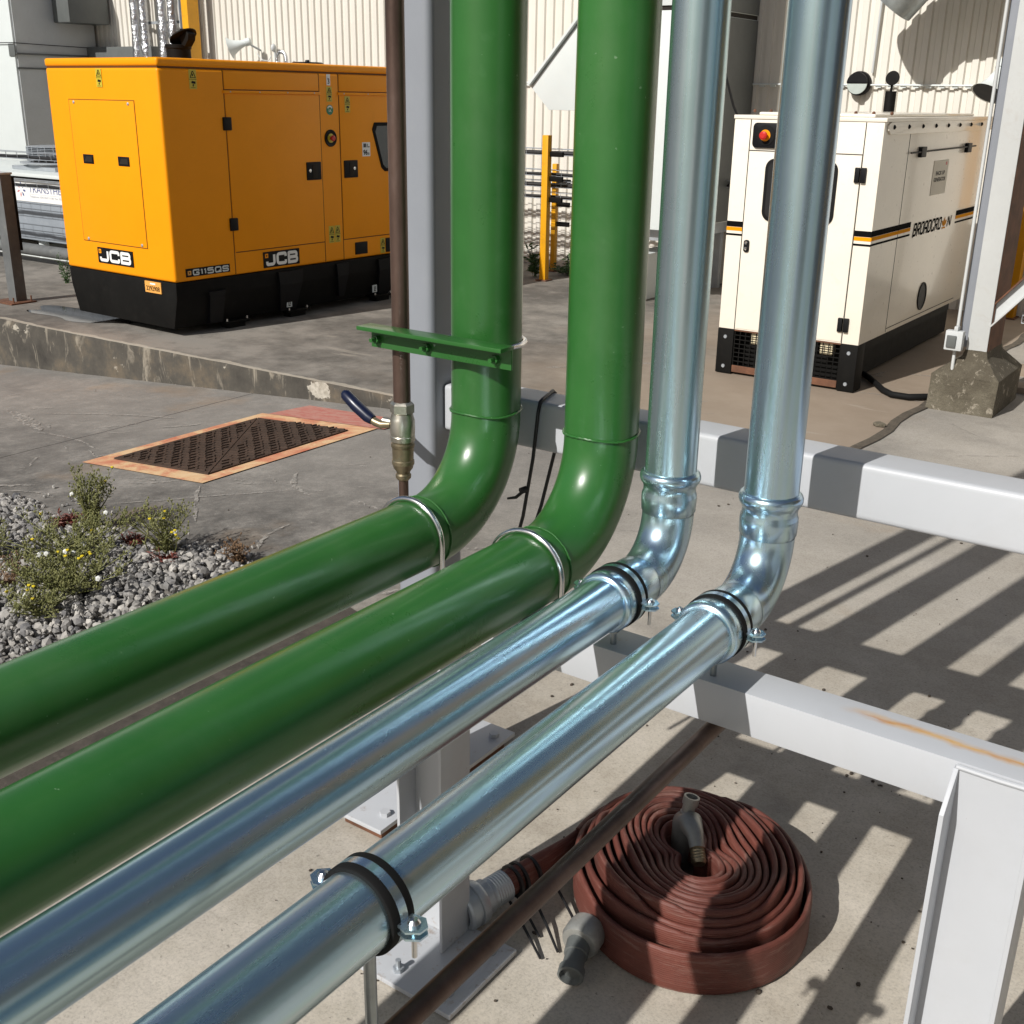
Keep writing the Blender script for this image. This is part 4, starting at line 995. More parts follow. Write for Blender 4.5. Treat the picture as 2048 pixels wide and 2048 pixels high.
mb = MB(K); mb.prism([(a, b2) for a, b2 in wd], 0, -0.01, 0.012, 0.006); wf = mb.build('door_window', 'rubber', d2_, 30)
cw = Vector((2.25, 1.26)); mb = MB(K); mb.prism([tuple(cw + (Vector(p)-cw)*0.86) for p in wd], 0, 0, 0.0135); mb.build('pane', 'glass', wf, 0)
mb = MB(K); mb.lathe((0.0, 1.570, 1.339), (1, 0, 0), [(0, 0.064), (0.006, 0.064), (0.008, 0.060), (0.004, 0.05), (0.002, 0.0)], 28); es = mb.build('emergency_stop', 'black', gen, 30)
mb = MB(K); mb.lathe((0.003, 1.570, 1.339), (1, 0, 0), [(0, 0.034), (0.004, 0.034), (0.005, 0.001)], 24); mb.build('ring', 'sticker_y', es, 30)
mb = MB(K); mb.lathe((0.006, 1.570, 1.339), (1, 0, 0), [(0, 0.012), (0.018, 0.012), (0.02, 0.022), (0.028, 0.022), (0.033, 0.014)], 20); mb.build('button', 'red', es, 30)
warn(gen, (0.0, 0.253, 1.680), UX, 0.063, 0.126)
lw = warn(gen, (0.0, 1.548, 1.725), UX, 0.040, 0.080, ('white', 'black'), False, 'info_label')
text('lettering', '3', 'black', lw, KV((0.0025, 1.558, 1.735)), UX, (0, 0, 1), 0.04*K, 0.02*K, 0.01)
warn(gen, (0.0, 1.543, 1.607), UX, 0.058, 0.109)
mb = MB(K); mb.lathe((0.0, 1.573, 1.547), (1, 0, 0), [(0, 0.037), (0.0015, 0.037), (0.0018, 0.0)], 28); gl = mb.build('noise_label', 'sticker_g', gen, 0)
mb = MB(K)
for k_ in range(5):
    a = R(40 + 25*k_); mb.box(0.0022, 0.0032, 1.573+0.026*math.cos(a)-0.005, 1.573+0.026*math.cos(a)+0.005, 1.547+0.026*math.sin(a)-0.006, 1.547+0.026*math.sin(a)+0.006)
mb.build('pictogram', 'white', gl, 0)
text('lettering', 'UK', 'white', gl, KV((0.0028, 1.558, 1.532)), UX, (0, 0, 1), 0.018*K, 0.03*K, 0.02)
lb = plate(gen, (0.0, 1.917, 1.193), UX, 0.09, 0.108, 'white', 'noise_rating_label', 0.006)
text('lettering', '96', 'black', lb, KV((0.0068, 1.926, 1.203)), UX, (0, 0, 1), 0.042*K, 0.048*K, 0.02)
mb = MB(K)
for a, b2, c2, e2 in ((1.93, 1.945, 1.262, 1.292), (1.95, 1.962, 1.262, 1.292), (1.975, 1.98, 1.262, 1.29), (1.98, 2.0, 1.262, 1.268), (1.985, 1.993, 1.203, 1.222)): mb.box(0.0062, 0.0072, a, b2, c2, e2)
mb.build('pictogram', 'black', lb, 0)
warn(gen, (0.005, 1.732, 1.528), UX, 0.058, 0.120)
for dy in (0, 0.066): warn(gen, (0.0, 1.512+dy, 0.541), UX, 0.060, 0.132)
sd_box(1.803, 1.946, 0.422, 0.520, 0.008, 'vent_cover', 'black', 0.006)
warn(gen, (0.0, 2.105, 0.406), UX, 0.057, 0.125); sd_box(2.170, 2.31, 0.41, 0.527, 0.008, 'vent_cover', 'black', 0.006)
jcb((0.0, 0.815, 0.414), UX, 0.367, 0.118)
mp = plate(gen, (0.0, 0.095, 0.423), UX, 0.395, 0.058, 'black', 'model_plate', 0.004)
strokes('lettering', 'G115QS', 'palegrey', mp, KV((0.0045, 0.152, 0.430)), UX, (0, 0, 1), 0.044*K, 0.325*K, 0.24, 0.16, 0, 0.002)
emblem(mp, (0.0045, 0.108, 0.436), UX, 0.030, (1, 0, 0), 'sticker_o')
for y in (1.045, 2.016):
    st = plate(skid, (-0.022, y, 0.085), UX, 0.052, 0.06, 'palegrey', 'lift_label', 0.006)
    mb = MB(K); mb.box(-0.015, -0.0145, y+0.015, y+0.022, 0.095, 0.135); mb.box(-0.015, -0.0145, y+0.03, y+0.037, 0.105, 0.135); mb.box(-0.015, -0.0145, y+0.014, y+0.038, 0.094, 0.10); mb.build('pictogram', 'black', st, 0)
# exhaust stack with rain flap and filler cap on the roof
GXF = lambda x, y: ((x+6.572), (y-5.214))
mb = MB(K); ex_, ey_ = -0.98, 0.95
mb.lathe((ex_, ey_, 1.87), (0, 0, 1), [(0, 0.092), (0.10, 0.092), (0.105, 0.099), (0.128, 0.099), (0.132, 0.094), (0.132, 0.082), (0.02, 0.08)], 32); st = mb.build('exhaust_stack', 'black_paint', gen, 30)
mb = MB(K)
u_ = Vector((0.80, 0, 0.44)).normalized()
fl = [mb.V(Vector((ex_+0.065, ey_, 2.062)) + u_*(0.11*math.cos(2*PI*i/26)) + Vector((0, 0.105*math.sin(2*PI*i/26), 0))) for i in range(26)]
fl2 = [mb.V(Vector((ex_+0.068, ey_, 2.054)) + u_*(0.11*math.cos(2*PI*i/26)) + Vector((0, 0.105*math.sin(2*PI*i/26), 0))) for i in range(26)]
mb.face(fl); mb.face(fl2[::-1]); mb.bridge(fl2, fl)
mb.prism([(ex_+0.085, 2.0), (ex_+0.12, 1.985), (ex_+0.165, 2.03), (ex_+0.175, 2.075), (ex_+0.15, 2.095), (ex_+0.06, 2.05)], 1, ey_-0.035, ey_+0.035, 0.004)
mb.build('rain_flap', 'black_paint', gen, 30)
mb = MB(K); mb.lathe((-0.62, 1.95, 1.872), (0, 0, 1), [(0, 0.135), (0.02, 0.135), (0.032, 0.12), (0.034, 0.02), (0.05, 0.015)], 28); mb.build('filler_cap', 'black', gen, 30)

# ================================================================== CREAM GENERATOR
GC = (-3.080, 6.690)
cg = thing('generator', 'cream enclosed generator with a black base and striped side, seen behind the zinc pipes', 'generator', k3(-2.166, 6.690, 0), 0)
W2, D2 = 0.914, 2.37
mb = MB(K); mb.box(-W2, 0, 0, D2, 0.292, 1.560, 0.006); mb.build('canopy', 'cream', cg, 40)
mb = MB(K); mb.box(-W2-0.004, 0.012, -0.006, D2+0.01, 1.560, 1.582, 0.004); mb.box(-W2+0.1, -0.1, 0.12, D2-0.1, 1.582, 1.60, 0.01); rf = mb.build('roof', 'cream', cg, 40)
mb = MB(K); mb.prism([(0.085, 1.560), (0.045, 1.545), (0.045, 1.515), (0.09, 1.492), (D2, 1.492), (D2, 1.560)][::-1], 0, 0.0, 0.012, 0.002); lp = mb.build('roof_lip', 'cream', rf, 30)
for k_ in range(8): mb = MB(K); mb.lathe((0.011, 0.13+k_*0.275, 1.532), (1, 0, 0), [(0, 0.014), (0.006, 0.012), (0.012, 0.004)], 10); mb.build('bolt', 'black', lp, 30)
for k_ in range(9): mb = MB(K); mb.ball((-0.86+k_*0.105, 0.16, 1.605), 0.011, 1); mb.build('roof_bolt', 'terracotta', rf, 0)
def cf(s0, s1, z0, z1, nm, mat, y0=-0.002, bev=0, par=None, y1=0.004): mb = MB(K); mb.box(s0+2.166, s1+2.166, y0, y1, z0, z1, bev); return mb.build(nm, mat, par or cg, 30)
for x in (-2.972, -2.271): cf(x-0.0025, x+0.0025, 0.296, 1.556, 'panel_seam', 'gap')
cf(-2.972, -2.271, 1.3785, 1.3835, 'panel_seam', 'gap')
door = cf(-2.968, -2.275, 0.302, 1.377, 'door', 'cream', -0.004, 0.0015)
def rrect(x0, x1, z0, z1, r, n=6):
    o_ = []
    for cx_, cz_, a0 in ((x1-r, z1-r, 0), (x0+r, z1-r, 90), (x0+r, z0+r, 180), (x1-r, z0+r, 270)):
        for i in range(n+1): a = R(a0+90*i/n); o_.append((cx_+r*math.cos(a), cz_+r*math.sin(a)))
    return o_
mb = MB(K); mb.prism(rrect(-2.852+2.166, -2.405+2.166, 0.976, 1.340, 0.055), 1, -0.013, 0.002, 0.003); wf = mb.build('door_window', 'rubber', door, 30)
mb = MB(K); mb.prism(rrect(-2.832+2.166, -2.425+2.166, 0.996, 1.320, 0.042), 1, -0.0142, -0.005); mb.build('pane', 'glass', wf, 30)
mb = MB(K); mb.prism(rrect(-2.950+2.166, -2.788+2.166, 1.398, 1.540, 0.022), 1, -0.014, 0.002, 0.004); es = mb.build('emergency_stop', 'black', cg, 30)
mb = MB(K); mb.lathe((-2.868+2.166, -0.013, 1.469), (0, -1, 0), [(0, 0.060), (0.004, 0.058), (0.006, 0.045)], 24); mb.build('bezel', 'rubber', es, 30)
mb = MB(K); mb.lathe((-2.868+2.166, -0.016, 1.469), (0, -1, 0), [(0, 0.033), (0.006, 0.033), (0.0065, 0.005)], 24); mb.build('ring', 'orange', es, 30)
mb = MB(K); mb.lathe((-2.868+2.166, -0.02, 1.469), (0, -1, 0), [(0, 0.014), (0.022, 0.014), (0.024, 0.024), (0.034, 0.024), (0.040, 0.014)], 20); mb.build('button', 'red', es, 30)
for z0, z1 in ((1.226, 1.311), (0.363, 0.447)):
    h = cf(-2.304, -2.275, z0, z1, 'hinge', 'black', -0.018, 0.005, door); cf(-2.268, -2.238, z0, z1, 'hinge', 'black', -0.018, 0.005)
mb = MB(K); mb.prism(rrect(-2.952+2.166, -2.916+2.166, 0.780, 0.854, 0.014, 4), 1, -0.014, 0, 0.003); h = mb.build('door_handle', 'black', door, 30)
mb = MB(K); mb.ball((-2.934+2.166, -0.017, 0.835), 0.011, 1); mb.ball((-2.934+2.166, -0.017, 0.803), 0.012, 1); mb.build('lock', 'chrome', h, 40)
bands = ((0.927, 0.960, 'decal'), (0.903, 0.925, 'decal_o'), (0.874, 0.886, 'decal'))
for x0, x1 in ((-3.079, -2.975), (-2.268, -2.1665)):
    for z0, z1, mm in bands: cf(x0, x1, z0, z1, 'stripe', mm, -0.0016)
def cs(y0, y1, z0, z1, nm, mat, x1=0.0016, bev=0, par=None, x0=-0.004): mb = MB(K); mb.box(x0, x1, y0-6.69, y1-6.69, z0, z1, bev); return mb.build(nm, mat, par or cg, 30)
for y0, y1, in ((6.692, 7.145), (7.15, 7.425)):
    for z0, z1, mm in bands: cs(y0, y1, z0+0.002, z1+0.002, 'stripe', mm)
for z0, z1, mm in bands: cs(8.46, 9.05, z0+0.002, z1+0.002, 'stripe', mm)
strokes('lettering', 'BROADCRO', 'decal', cg, k3(0.0012, 7.485-6.69, 0.862), (0, 1, 0), (0, 0, 1), 0.085*K, 0.62*K, 0.17, 0.2, 0.22, 0.0014)
strokes('lettering', 'N', 'decal', cg, k3(0.0012, 8.255-6.69, 0.862), (0, 1, 0), (0, 0, 1), 0.085*K, 0.085*K, 0.17, 0.2, 0.22, 0.0014)
mb = MB(K)
for a in range(3):
    an = R(90 + (a-1)*50); c_ = Vector((0.0025, 8.185-6.69, 0.875)); d = Vector((0, math.cos(an), math.sin(an))); nn = Vector((0, -d.z, d.y))
    mb.poly([c_, c_ + d*0.04 + nn*0.014, c_ + d*0.07, c_ + d*0.04 - nn*0.014])
mb.poly([(0.0025, 8.15-6.69, 0.862), (0.0025, 8.22-6.69, 0.862), (0.0025, 8.225-6.69, 0.873), (0.0025, 8.145-6.69, 0.873)])
mb.build('crown_mark', 'decal_o', cg, 0)
cs(7.18, 7.184, 0.302, 1.49, 'panel_seam', 'gap'); cs(7.18, 8.72, 0.32, 0.324, 'panel_seam', 'gap')
mb = MB(K); mb.cyl((0.016, 7.19-6.69, 1.382), (0.016, 8.66-6.69, 1.39), 0.0055, 8); rl = mb.build('door_bar', 'black', cg, 40)
for y in (7.432, 8.49): mb = MB(K); mb.box(0, 0.024, y-6.69-0.05, y-6.69+0.05, 1.350, 1.412, 0.004); mb.build('hinge_bracket', 'black', rl, 30)
sg = cs(7.755, 8.085, 1.102, 1.318, 'notice', 'paper', 0.003)
text('lettering', 'BACK UP', 'black', sg, k3(0.0034, 7.815-6.69, 1.225), (0, 1, 0), (0, 0, 1), 0.026*K, 0.20*K, 0.02)
text('lettering', 'GENERATOR', 'black', sg, k3(0.0034, 7.785-6.69, 1.185), (0, 1, 0), (0, 0, 1), 0.026*K, 0.26*K, 0.02)
cs(8.02, 8.05, 1.285, 1.305, 'notice_mark', 'red', 0.004, 0, sg)
mb = MB(K); mb.lathe((-0.002, 7.885-6.69, 0.440), (1, 0, 0), [(0, 0.094), (0.008, 0.094), (0.010, 0.088), (0.004, 0.08), (0.003, 0)], 28); mb.build('fuel_port', 'black', cg, 30)
# base
mb = MB(K); mb.box(-W2+0.03, -0.10, 0.14, D2-0.05, 0.02, 0.293); mb.box(-0.12, -0.02, 0.14, D2-0.35, 0.235, 0.293); mb.build('base_frame', 'black_paint', cg, 0)
for x0, x1 in ((-W2-0.002, -W2+0.108), (-0.106, 0.002)):
    mb = MB(K); mb.box(x0, x1, -0.004, 0.13, 0.004, 0.291, 0.006); co_ = mb.build('corner_post', 'black_paint', cg, 30)
    for z in (0.05, 0.24): mb = MB(K); mb.lathe((x0+0.055, -0.004, z), (0, -1, 0), [(0, 0.013), (0.005, 0.011)], 8); mb.build('bolt', 'galv', co_, 30)
mb = MB(K); nx, nz = 19, 8
for i in range(nx+1): x = -W2+0.112 + (W2-0.222)*i/nx; mb.box(x-0.0028, x+0.0028, 0.008, 0.012, 0.062, 0.285)
for i in range(nz+1): z = 0.062 + 0.223*i/nz; mb.box(-W2+0.11, -0.108, 0.005, 0.009, z-0.0028, z+0.0028)
gr = mb.build('grille', 'black_paint', cg, 0)
mb = MB(K); mb.box(-W2+0.11, -0.108, 0.0, 0.02, 0.018, 0.062, 0.002); mb.build('sill', 'terracotta', cg, 0)
mb = MB(K); mb.box(-W2+0.11, -0.108, 0.001, 0.02, 0.284, 0.292); mb.build('rusty_rail', 'terracotta', cg, 0)
for x in (-2.371, -2.825): mb = MB(K); mb.box(x+2.166-0.04, x+2.166+0.04, 0.03, 0.09, 0.205, 0.282, 0.006); mb.build('lens_block', 'lamp_w', cg, 30)
#SECTION-END-GEN

# ================================================================== BACKGROUND
WY = 10.2
# ribbed cladding wall
mb = MB(K); prof = []; x = -24.0; p = 0.1055
while x < 9.0:
    prof += [(x, WY), (x+0.030, WY), (x+0.040, WY-0.022), (x+0.088, WY-0.022), (x+0.098, WY)]; x += p
bot = [mb.V((a, b2, -0.02)) for a, b2 in prof]; top = [mb.V((a, b2, 5.6)) for a, b2 in prof]
for i in range(len(prof)-1): mb.face([bot[i], bot[i+1], top[i+1], top[i]])
tag(mb.build('cladding_wall', 'wall', None, 0), 'long cream ribbed metal cladding wall closing off the yard', 'wall')
# pale air handling unit at the far left, with its shaded flank coloured darker
t = thing('air_handling_unit', 'tall pale grey air handling unit with a shaded flank, left of the orange generator', 'air handling unit', k3(-14.0, 8.93, 0))
mb = MB(K); mb.box(-6.5, 0, 0, 1.2, 0.25, 5.0, 0.01); mb.build('casing', 'palegrey', t, 30)
mb = MB(K); mb.box(0.0, 0.012, 0.03, 1.2, 0.30, 1.905); mb.box(0.0, 0.012, 0.03, 1.2, 1.925, 2.075); mb.box(0.0, 0.012, 0.03, 1.2, 2.095, 4.99); mb.build('shade_skin', 'greypaint', t, 30)  # shade of this side put into a darker skin colour
mb = MB(K); mb.box(0.0, 0.05, 0.0, 1.2, 2.075, 2.095, 0.003); mb.box(0.0, 0.03, 0.0, 1.2, 1.905, 1.925, 0.003); mb.build('side_ledge', 'darkgrey', t, 30)
mb = MB(K); mb.box(0.012, 1.34, 1.05, 1.22, 1.3, 2.20, 0.01); mb.build('side_duct', 'darkgrey', t, 30)
mb = MB(K); mb.box(0.012, 0.36, 0.6, 1.2, 2.47, 2.95, 0.02); mb.build('upper_duct', 'darkgrey', t, 30)
mb = MB(K); mb.box(-0.10, 0.03, -0.012, 0.0, 2.05, 2.20, 0.01); br = mb.build('bracket', 'darkgrey', t, 30)
mb = MB(K); mb.tube([(-3, -0.03, 2.22), (0.02, -0.03, 2.21), (0.06, 0.4, 2.20), (0.06, 1.1, 2.19)], 0.006, 6)
mb.build('wire', 'cable', t, 40)
# grey cooler unit with its name board
t = thing('cooler_unit', 'grey box cooler with a white name board and flat lid beside the orange generator', 'cooler', k3(-11.45, 7.0, 0))
mb = MB(K); mb.box(-2.2, 2.1, 0, 1.1, 0.185, 0.80, 0.008); mb.build('casing', 'coolergrey', t, 30)
mb = MB(K); mb.box(-2.3, 2.2, -0.10, 1.2, 0.83, 0.865, 0.004); mb.build('lid', 'palegrey', t, 30)
mb = MB(K); mb.box(-2.2, 2.1, 0.02, 1.1, 0.80, 0.83); mb.build('rubber_seal', 'gap', t, 0)
mb = MB(K); mb.box(0.185, 1.35, -0.006, 0.0, 0.575, 0.80); nb = mb.build('name_board', 'white', t, 0)
M['navytext'] = plain('navy lettering', (0.05, 0.07, 0.22), 0.5); M['greytext'] = plain('grey lettering', (0.42, 0.42, 0.46), 0.5); M['pinktext'] = plain('pink mark', (0.55, 0.22, 0.24), 0.5)
text('lettering', 'TRANSTHERM', 'navytext', nb, k3(0.435, -0.0065, 0.668), (1, 0, 0), (0, 0, 1), 0.068*K, 0.70*K, -0.004, 0, 0.0012)
text('lettering', 'Telephone: 024 7637 1120  Fax: 024 7637 1121', 'greytext', nb, k3(0.44, -0.0065, 0.612), (1, 0, 0), (0, 0, 1), 0.026*K, 0.72*K, 0, 0, 0.0012)
mb = MB(K); mb.box(0.43, 1.15, -0.0075, -0.0062, 0.651, 0.653); mb.build('rule_line', 'greytext', nb, 0)
for k_, mm in ((200, 'pinktext'), (255, 'pinktext'), (145, 'pinktext'), (300, 'navytext'), (350, 'navytext'), (40, 'navytext'), (90, 'navytext')):
    a = R(k_); d = Vector((math.cos(a), 0, math.sin(a))); nn = Vector((-d.z, 0, d.x)); c_ = Vector((0.30, -0.0068, 0.69)); mb = MB(K)
    mb.poly([c_ + d*0.028 - nn*0.003, c_ + d*0.055 - nn*0.012, c_ + d*0.082, c_ + d*0.055 + nn*0.012, c_ + d*0.028 + nn*0.003]); mb.build('emblem_ray', mm, nb, 0)
for x in (0.42, 1.55): mb = MB(K); mb.lathe((x, 0.10, 0.0), (0, 0, 1), [(0, 0.06), (0.01, 0.05), (0.17, 0.05), (0.175, 0.06), (0.186, 0.06)], 16); mb.build('leg', 'palegrey', t, 30)
mb = MB(K); mb.box(-1.6, 1.6, 0.05, 0.11, 0.0, 0.045); mb.box(-1.6, 1.6, 0.9, 0.96, 0, 0.045); mb.box(-0.2, -0.14, 0.11, 0.9, 0, 0.045); mb.build('base_frame', 'palegrey', t, 0)
mb = MB(K)
for k_ in range(9): mb.lathe((0.22, 0.55, 0.965+0.016*k_), (0, 0, 1), [(0, 0.33), (0.004, 0.335), (0.007, 0.33)], 40)
for k_ in range(24): a = 2*PI*k_/24; mb.cyl((0.22+0.33*math.cos(a), 0.55+0.33*math.sin(a), 0.95), (0.22+0.33*math.cos(a), 0.55+0.33*math.sin(a), 1.10), 0.004, 4)
mb.lathe((0.22, 0.55, 0.90), (0, 0, 1), [(0, 0.34), (0.03, 0.34), (0.03, 0.41), (0.045, 0.41), (0.045, 0.30), (0.0, 0.30)], 40)
fg = mb.build('fan_guard', 'galv', t, 30)
mb = MB(K); mb.box(-0.15, 0.62, 0.2, 0.95, 0.865, 0.905, 0.01); mb.build('fan_plinth', 'galv', t, 30)
# steel support post by the kerb
t = thing('steel_post', 'dark steel post with a rusty foot plate standing on the slab at the left edge', 'post', k3(-8.80, 5.32, 0))
mb = MB(K); mb.box(-0.055, 0.055, -0.006, 0.0, 0.012, 1.02); mb.box(-0.055, -0.047, 0.0, 0.09, 0.012, 1.02); mb.box(0.047, 0.055, 0.0, 0.09, 0.012, 1.02); mb.build('channel', 'postgrey', t, 30)
mb = MB(K); mb.box(-0.16, 0.13, -0.10, 0.13, 0.0, 0.012, 0.002)
for x, y in ((0.10, -0.06), (0.10, 0.10)): mb.cyl((x, y, 0.01), (x, y, 0.055), 0.007, 8)
mb.build('foot_plate', 'terracotta', t, 30)
mb = MB(K); mb.box(-0.5, 0.06, -0.03, 0.10, 1.02, 1.035, 0.002); mb.build('top_rail', 'greypaint', t, 30)
mb = MB(K); mb.box(-0.05, 0.06, 0.09, 0.11, 0.42, 1.0); mb.build('back_plate', 'black_paint', t, 30)
def tray(name, x0, x1, y, z, label, ncab=3, sag=0.0, wid=0.10, group='wire basket cable trays', dirx=True, rungs=0.13):
    """open wire basket with black cables in it"""
    t = thing(name, label, 'cable tray', (0, 0, 0), 0, group)
    mb = MB(K)
    for yy, zz in ((y, z+0.055), (y, z), (y+wid*0.5, z), (y+wid, z), (y+wid, z+0.055)): mb.cyl((x0, yy, zz), (x1, yy, zz), 0.0032, 5)
    x = x0
    while x < x1: mb.tube([(x, y, z+0.055), (x, y, z), (x, y+wid, z), (x, y+wid, z+0.055)], 0.0026, 4); x += rungs
    mb.build('wire_basket', 'galv', t, 30)
    g = random.Random(int(abs(x0*y)*50))
    for k_ in range(ncab):
        pts = []; n = 18; yy = y + wid*(0.2+0.3*k_)
        for i in range(n+1): pts.append((x0 + (x1-x0)*i/n, yy + 0.012*(g.random()-0.5), z + 0.016 + 0.010*k_ + 0.012*(g.random()-0.5) + sag*math.sin(PI*i/n)))
        mb = MB(K); mb.tube(pts, 0.010 if k_ else 0.014, 7); mb.build('cable', 'cable', t, 60)
    return t
tray('cable_tray', -11.5, -7.95, 6.15, 1.076, 'upper wire cable tray with a black cable, left of the orange generator', 1, rungs=0.17)
tray('cable_tray', -11.5, -7.95, 6.20, 0.8245, 'lower wire cable tray crossing in front of the cooler name board', 1, rungs=0.17)
for z, lab in ((1.155, 'topmost cable tray behind the green pipes, in front of the cream wall'), (0.965, 'second cable tray down between the green pipes'), (0.865, 'third cable tray down between the green pipes'), (0.760, 'lowest cable tray between the green pipes')):
    tray('cable_tray', -9.2, -4.95, 9.30, z, lab, 1 if z in (0.965, 0.760) else 2, rungs=0.2)
# yellow posts between the green pipes
def ypost(x, y, h, wd, label, base=True):
    t = thing('yellow_post', label, 'post', k3(x, y, 0), 0, 'yellow steel posts')
    mb = MB(K); mb.box(-wd/2, wd/2, -wd/2, wd/2, 0.01, h, 0.004); mb.build('upright', 'yellow', t, 30)
    mb = MB(K); mb.box(-wd*0.9, wd*0.9, -wd*0.9, wd*0.9, 0, 0.012, 0.002); mb.build('foot_plate', 'terracotta', t, 30)
    for z in (h-0.19, h-0.41, h-0.60): mb = MB(K); mb.box(wd/2, wd/2+0.14, 0.0, 0.03, z, z+0.045, 0.003); mb.build('tray_arm', 'black_paint', t, 30)
    return t
ypost(-6.115, 9.22, 1.335, 0.066, 'taller and nearer yellow post between the two green pipes')
ypost(-6.39, 9.80, 1.050, 0.050, 'shorter yellow post behind the taller one, between the green pipes')
weed('broadleaf_weed', *k3(-6.33, 9.40, 0.0), 0.42, 0.13, 12, 'tall leafy weed left of the taller yellow post', 'leafd', 0, 0, 21, 'leafy weeds at the cream wall', heads=False, leafsize=3.4)
weed('broadleaf_weed', *k3(-5.92, 9.55, 0.0), 0.28, 0.22, 14, 'leafy weed right of the taller yellow post', 'leafd', 0, 0, 22, 'leafy weeds at the cream wall', heads=False, leafsize=3.2)
weed('ground_weeds', *k3(-6.1, 9.75, 0.0), 0.12, 0.42, 40, 'low mat of weeds along the foot of the cream wall between the green pipes', 'leafd', 0, 0, 23, None, heads=False, leafsize=2.2)
for i_, (x, y, h_, lab) in enumerate(((-9.35, 6.2, 0.30, 'dark weed under the cooler, nearest the steel post'), (-8.60, 6.35, 0.34, 'dark weed under the cooler, nearest the orange generator'), (-9.9, 7.2, 0.33, 'dry weed standing beside the cooler leg'))):
    weed('slab_weed', *k3(x, y, 0), h_, 0.14, 10, lab, 'leafd' if i_ < 2 else 'leafb', 0, 0, 30+i_, 'weeds under the cooler', heads=True, leafsize=1.6)
mb = MB(K); mb.tube([(-12.5, 6.75, 0.14), (-10.2, 6.75, 0.14), (-8.1, 6.75, 0.175)], 0.058, 14)
tag(mb.build('lagged_pipe', 'postgrey', None, 40), 'horizontal grey lagged pipe below the cooler', 'pipe')
# foil lagged risers on the wall, with a cable ladder and a yellow stanchion
for x, lab in ((-12.95, 'leftmost foil lagged pipe on the wall above the orange generator'), (-12.775, 'second foil lagged pipe from the left on the wall'), (-12.42, 'third foil lagged pipe from the left on the wall'), (-12.225, 'rightmost foil lagged pipe on the wall, beside the cable ladder')):
    mb = MB(K); g = random.Random(int(-x*100)); pts, rs = [], []
    for i in range(61): z = 1.2 + 3.2*i/60; pts.append((x + 0.004*g.gauss(0, 1), 10.0, z)); rs.append(0.062 + 0.004*g.gauss(0, 1)*(1 if z < 2.42 else 0.15) - (0.004 if z > 2.42 else 0))
    mb.tube(pts, rs, 18); tag(mb.build('foil_pipe', 'foil', None, 70), lab, 'pipe', 'foil lagged pipes on the wall')
t = thing('cable_ladder', 'grey vertical cable ladder beside the foil lagged pipes', 'cable ladder')
mb = MB(K); mb.box(-12.06, -11.93, 10.02, 10.05, 1.0, 4.6); mb.build('back_channel', 'galv', t, 30)
mb = MB(K)
for x in (-12.07, -11.915): mb.box(x-0.008, x+0.008, 9.98, 10.05, 1.0, 4.6)
z = 1.2
while z < 4.4: mb.box(-13.05, -11.9, 10.06, 10.09, z, z+0.03); z += 0.42
mb.build('rails', 'galv', t, 30)
mb = MB(K)
for k_ in range(70): mb.box(-11.902, -11.892, 9.97, 9.995, 1.2+0.045*k_, 1.222+0.045*k_)
mb.build('slots', 'black', t, 0)
t = thing('yellow_stanchion', 'tall yellow steel stanchion on the wall behind the orange generator', 'post', k3(-11.80, 9.85, 0))
mb = MB(K); mb.box(-0.055, 0.055, -0.01, 0.0, 0.01, 4.6); mb.box(0.045, 0.055, 0.0, 0.16, 0.01, 4.6); mb.build('channel', 'yellow', t, 30)
mb = MB(K); mb.box(-0.09, -0.03, -0.03, -0.01, 2.30, 2.38, 0.004); mb.build('clip', 'black', t, 30)
# horn loudspeakers
def horn(label, O, d, s=1.0):
    t = thing('horn_speaker', label, 'loudspeaker', (0, 0, 0), 0, 'horn loudspeakers on the wall'); d = Vector(d).normalized(); O = Vector(O)
    mb = MB(K); mb.lathe(O, d, [(-0.12*s, 0.03*s), (-0.11*s, 0.042*s), (-0.05*s, 0.046*s), (-0.045*s, 0.034*s), (0.0, 0.044*s), (0.06*s, 0.062*s), (0.11*s, 0.088*s), (0.14*s, 0.118*s), (0.145*s, 0.122*s), (0.142*s, 0.114*s), (0.10*s, 0.07*s), (0.03*s, 0.02*s)], 30, cap=True); mb.build('horn', 'palegrey', t, 40)
    mb = MB(K); mb.lathe(O, d, [(0.1435*s, 0.1115*s), (0.115*s, 0.075*s), (0.07*s, 0.038*s), (0.06*s, 0.0)], 24); mb.build('throat', 'black', t, 0)
    mb = MB(K); mb.tube([O - d*0.06*s, O - d*0.06*s + Vector((0, 0.06, -0.02)), (O.x - d.x*0.06, WY-0.02, O.z-0.06)], 0.012, 8); mb.build('bracket', 'galv', t, 40)
    return t
horn('white horn loudspeaker on the wall above the orange generator', (-10.93, 9.92, 2.20), (-0.72, -0.55, -0.30), 1.0)
horn('white horn loudspeaker pointing down, beside the right-hand column', (-2.37, 9.90, 1.875), (-0.22, -0.50, -0.84), 1.1)
mb = MB(K); mb.ball((-10.605, 10.12, 2.165), 0.036, 2, 0.8, 1, 1.3); mb.tube([(-10.60, 10.13, 2.15), (-10.60, 10.15, 1.95)], 0.014, 8); mb.tube([(-10.62, 10.1, 2.08), (-10.66, 10.08, 2.02), (-10.76, 10.08, 2.03), (-10.82, 10.06, 2.10)], 0.005, 6)
tag(mb.build('sensor', 'greypaint', None, 40), 'small grey sensor with a trailing wire on the wall beside the loudspeaker', 'sensor')
mb = MB(K); mb.tube([(-10.45, 10.02, 1.70), (-10.45, 10.02, 2.02)] + [(-10.375 - 0.075*math.cos(PI*i/14), 10.02, 2.03 + 0.085*math.sin(PI*i/14)) for i in range(15)] + [(-10.30, 10.02, 2.0), (-10.30, 10.02, 1.70)], 0.022, 14)
